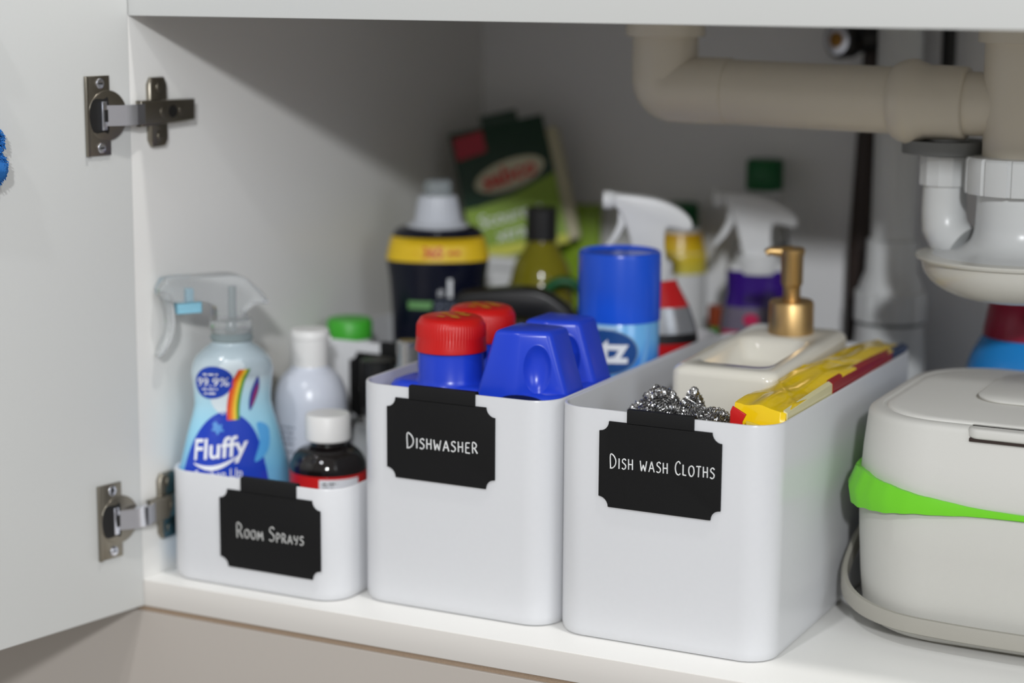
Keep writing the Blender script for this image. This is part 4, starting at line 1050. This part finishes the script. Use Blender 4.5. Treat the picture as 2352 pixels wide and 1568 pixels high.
# blue bottle with crimson cap behind the caddy
t = thing('detergent_bottle', 'sky blue bottle with crimson cap behind the caddy', 'bottle', (0.5250, 0.3780, 0.0003), face_cam(0.525, 0.378))
lathe('bottle_body', smooth_prof([(0.042, 0), (0.046, 0.004), (0.0475, 0.06), (0.0475, 0.123), (0.0450, 0.141), (0.0385, 0.1545), (0.0350, 0.1590), (0.034, 0.161)], 5), M_SKY, t)
lathe('crimson_cap', [(0.0345, 0.1585), (0.0362, 0.1592), (0.0355, 0.165), (0.0318, 0.187), (0.0295, 0.1895), (0, 0.1900)], M_MAROON, t, seg=56)
bev_box('cap_tab', -0.006, 0.006, -0.0365, -0.0300, 0.173, 0.181, M_MAROON, t, b=0.001)

# ------------------------------------------------------------------ plumbing
t = thing('waste_pipe', 'ivory waste pipe running across under the sink to the trap', 'pipe', (0, 0.255, 0))
def arcpath(x0, z0, r, a0, a1, n=10): return [(x0 + r * math.cos(math.radians(a0 + (a1 - a0) * i / n)), 0, z0 + r * math.sin(math.radians(a0 + (a1 - a0) * i / n))) for i in range(n + 1)]
R_ = 0.0232; xv = 0.2800; zh = 0.3372
tube('vertical_leg', [(xv, 0, 0.4995), (xv, 0, 0.40), (xv, 0, 0.365)], R_, M_PVC, t, 40)
rr = 0.0085
tube('elbow', [(xv, 0, 0.380)] + [(xv, 0, zh + 0.012)] + [(xv + rr - rr * math.cos(math.radians(q)), 0, zh + rr - rr * math.sin(math.radians(q))) for q in range(10, 90, 10)] + [(xv + 0.012, 0, zh), (xv + 0.05, 0, zh)], R_ + 0.0004, M_PVC, t, 40)
tube('cross_pipe', [(xv + 0.034, 0, zh), (0.38, 0, zh - 0.0014), (0.462, 0, zh - 0.0026)], R_ - 0.0003, M_PVC, t, 40)
V, F = tube_mesh([(q, 0, zh - 0.0028) for q in (0.4490, 0.4500, 0.4530, 0.4590, 0.4640, 0.4690, 0.4730, 0.4980, 0.4995, 0.5000)], [0.0236, 0.0250, 0.0268, 0.0288, 0.0288, 0.0268, 0.0252, 0.0246, 0.0236, 0.0225], 48)
finish('coupling', V, F, M_PVC, t, 35)
V, F = tube_mesh([(q, 0, zh - 0.003) for q in (0.4960, 0.5040, 0.5120, 0.5240)], [0.0215, 0.0215, 0.0212, 0.0205], 40)
finish('tee_branch', V, F, M_PVC, t, 40)
lathe('top_flange', [(0.0232, 0.3700), (0.0278, 0.3705), (0.0285, 0.3715), (0.0285, 0.4400), (0.0232, 0.4410)], M_PVC, t, c=(xv, 0, 0)).location = (0, 0, 0.0045)

t = thing('bottle_trap', 'white sink trap with ribbed nut and round bowl under the sink', 'sink trap', (0.5375, 0.255, 0))
lathe('inlet_pipe', [(0.0255, 0.2950), (0.0262, 0.2960), (0.0262, 0.3200), (0.0275, 0.3240), (0.0275, 0.3750), (0.0320, 0.3755), (0.0320, 0.4990)], M_PVC, t)
loops = []
for r, z, a in ((0.0300, 0.2755, 0), (0.0362, 0.2760, 0.0012), (0.0366, 0.2780, 0.0014), (0.0366, 0.2985, 0.0014), (0.0355, 0.3000, 0.0010), (0.0280, 0.3005, 0)):
    ln = []
    for i in range(192):
        th = 2 * PI * i / 192; g = 1.0 if (i % 16) in (0, 1) else 0.0
        q = r - a * g * 1.3
        ln.append((q * math.cos(th), q * math.sin(th), z))
    loops.append(ln)
V, F = loft(loops); finish('ribbed_nut', V, F, M_PVCW, t, 30)
lathe('trap_body', smooth_prof([(0.0285, 0.2770), (0.0285, 0.2600), (0.0290, 0.2500), (0.0330, 0.2420), (0.0420, 0.2370), (0.056, 0.2345)], 5), M_PVCW, t, seg=56)
lathe('trap_bowl', [(0.0640, 0.2345), (0.0665, 0.2340), (0.0672, 0.2328), (0.0665, 0.2316), (0.0640, 0.2308)] + [(0.0628 * math.cos(math.radians(q)) ** 0.8, 0.2300 - 0.0275 * math.sin(math.radians(q))) for q in range(0, 90, 9)] + [(0.0, 0.2025)], mat('aged_white_pvc', S(204, 202, 194), 0.25), t, seg=64)
sx = -0.0540
lathe('side_nut', [(0.0150, 0.2775), (0.0176, 0.2780), (0.0178, 0.2790), (0.0178, 0.2978), (0.0168, 0.2986), (0.0150, 0.2988)], M_PVCW, t, c=(sx, 0.012, 0), seg=12, ang=20)
tube('side_bend', [(sx, 0.012, 0.2790), (sx, 0.012, 0.2600), (sx + 0.001, 0.012, 0.2500), (sx + 0.006, 0.010, 0.2420), (sx + 0.014, 0.008, 0.2370)], [0.0150, 0.0152, 0.0156, 0.0158, 0.0150], M_PVCW, t, 28)
lathe('rubber_washer', [(0.0160, 0.2990), (0.0290, 0.2995), (0.0292, 0.3085), (0.0160, 0.3080)], M_PVCG, t, c=(sx - 0.001, 0.012, 0))
lathe('side_riser', [(0.0140, 0.2985), (0.0140, 0.3150)], M_PVCW, t, c=(sx, 0.012, 0))

t = thing('standpipe', 'white standpipe with stepped collars against the back wall', 'pipe', (0.3985, 0.4420, 0.0003), 0.3)
lathe('riser', [(0.0172, 0.160), (0.0172, 0.4990)], M_PVCW, t, seg=32)
lathe('reducer', [(0.0250, 0.1700), (0.0248, 0.1790), (0.0205, 0.1900), (0.0200, 0.2150), (0.0172, 0.2160)], M_PVCW, t, seg=32)
loops = []
for r, z in ((0.0270, 0.1510), (0.0282, 0.1515), (0.0282, 0.1740), (0.0270, 0.1750)):
    loops.append([((r - (0.001 if (i % 8) < 2 else 0)) * math.cos(2 * PI * i / 96), (r - (0.001 if (i % 8) < 2 else 0)) * math.sin(2 * PI * i / 96), z) for i in range(96)])
V, F = loft(loops); finish('ribbed_collar', V, F, M_PVCW, t, 30)
lathe('lower_pipe', [(0.0285, 0.0), (0.0288, 0.001), (0.0285, 0.120), (0.0270, 0.140), (0.0262, 0.1515)], M_PVCW, t, seg=40)
lathe('grey_ring', [(0.0268, 0.1485), (0.0274, 0.1490), (0.0274, 0.1512), (0.0268, 0.1515)], M_PVCG, t)

o = tube('dark_strip', [(0.3580, 0.4880, 0.0003), (0.3580, 0.4880, 0.2), (0.3615, 0.4880, 0.3), (0.3700, 0.4880, 0.4990)], [0.0095, 0.0092, 0.0088, 0.0085], M_BROWNP, None, 20)  # dark brown upright strip at the back wall, slightly thinner towards the top
tag(o, 'dark brown vertical strip against the back wall', 'pipe')
o = tube('supply_hose', [(0.4265, 0.4800, 0.3300), (0.4262, 0.4800, 0.42), (0.4260, 0.4800, 0.4990)], 0.0058, M_BLACK, None, 16)
tag(o, 'black supply hose above the pipe coupling', 'hose')
t = thing('stop_valve', 'chrome stop valve with round knob at the top of the back wall', 'valve', (0.3470, 0.4700, 0.3690))
def axial(nm, pr, m, par, d=(-0.35, -0.94, 0), c=(0, 0, 0)):
    dv = Vector(d).normalized(); P = [tuple(Vector(c) + dv * s) for r, s in pr]
    V, F = tube_mesh(P, [max(r, 1e-4) for r, s in pr], 32); return finish(nm, V, F, m, par, 35)
axial('valve_knob', [(0.0130, -0.004), (0.0150, -0.002), (0.0150, 0.010), (0.0125, 0.0125)], M_BLACK, t)
axial('knob_ring', [(0.0115, 0.010), (0.0115, 0.0135), (0.0085, 0.0140)], M_CHROME, t)
axial('knob_centre', [(0.0062, 0.012), (0.0062, 0.0152), (0.0040, 0.0155)], M_BRASS, t)
tube('valve_body', [(0.004, 0.004, 0.0), (0.022, 0.010, 0.003), (0.038, 0.010, 0.004)], [0.0110, 0.0120, 0.0120], M_BLACK, t, 20)
tube('valve_tail', [(0.0330, 0.008, 0.002), (0.0330, 0.008, -0.012), (0.0330, 0.008, -0.060)], [0.0065, 0.0060, 0.0060], M_BRASS, t, 16)
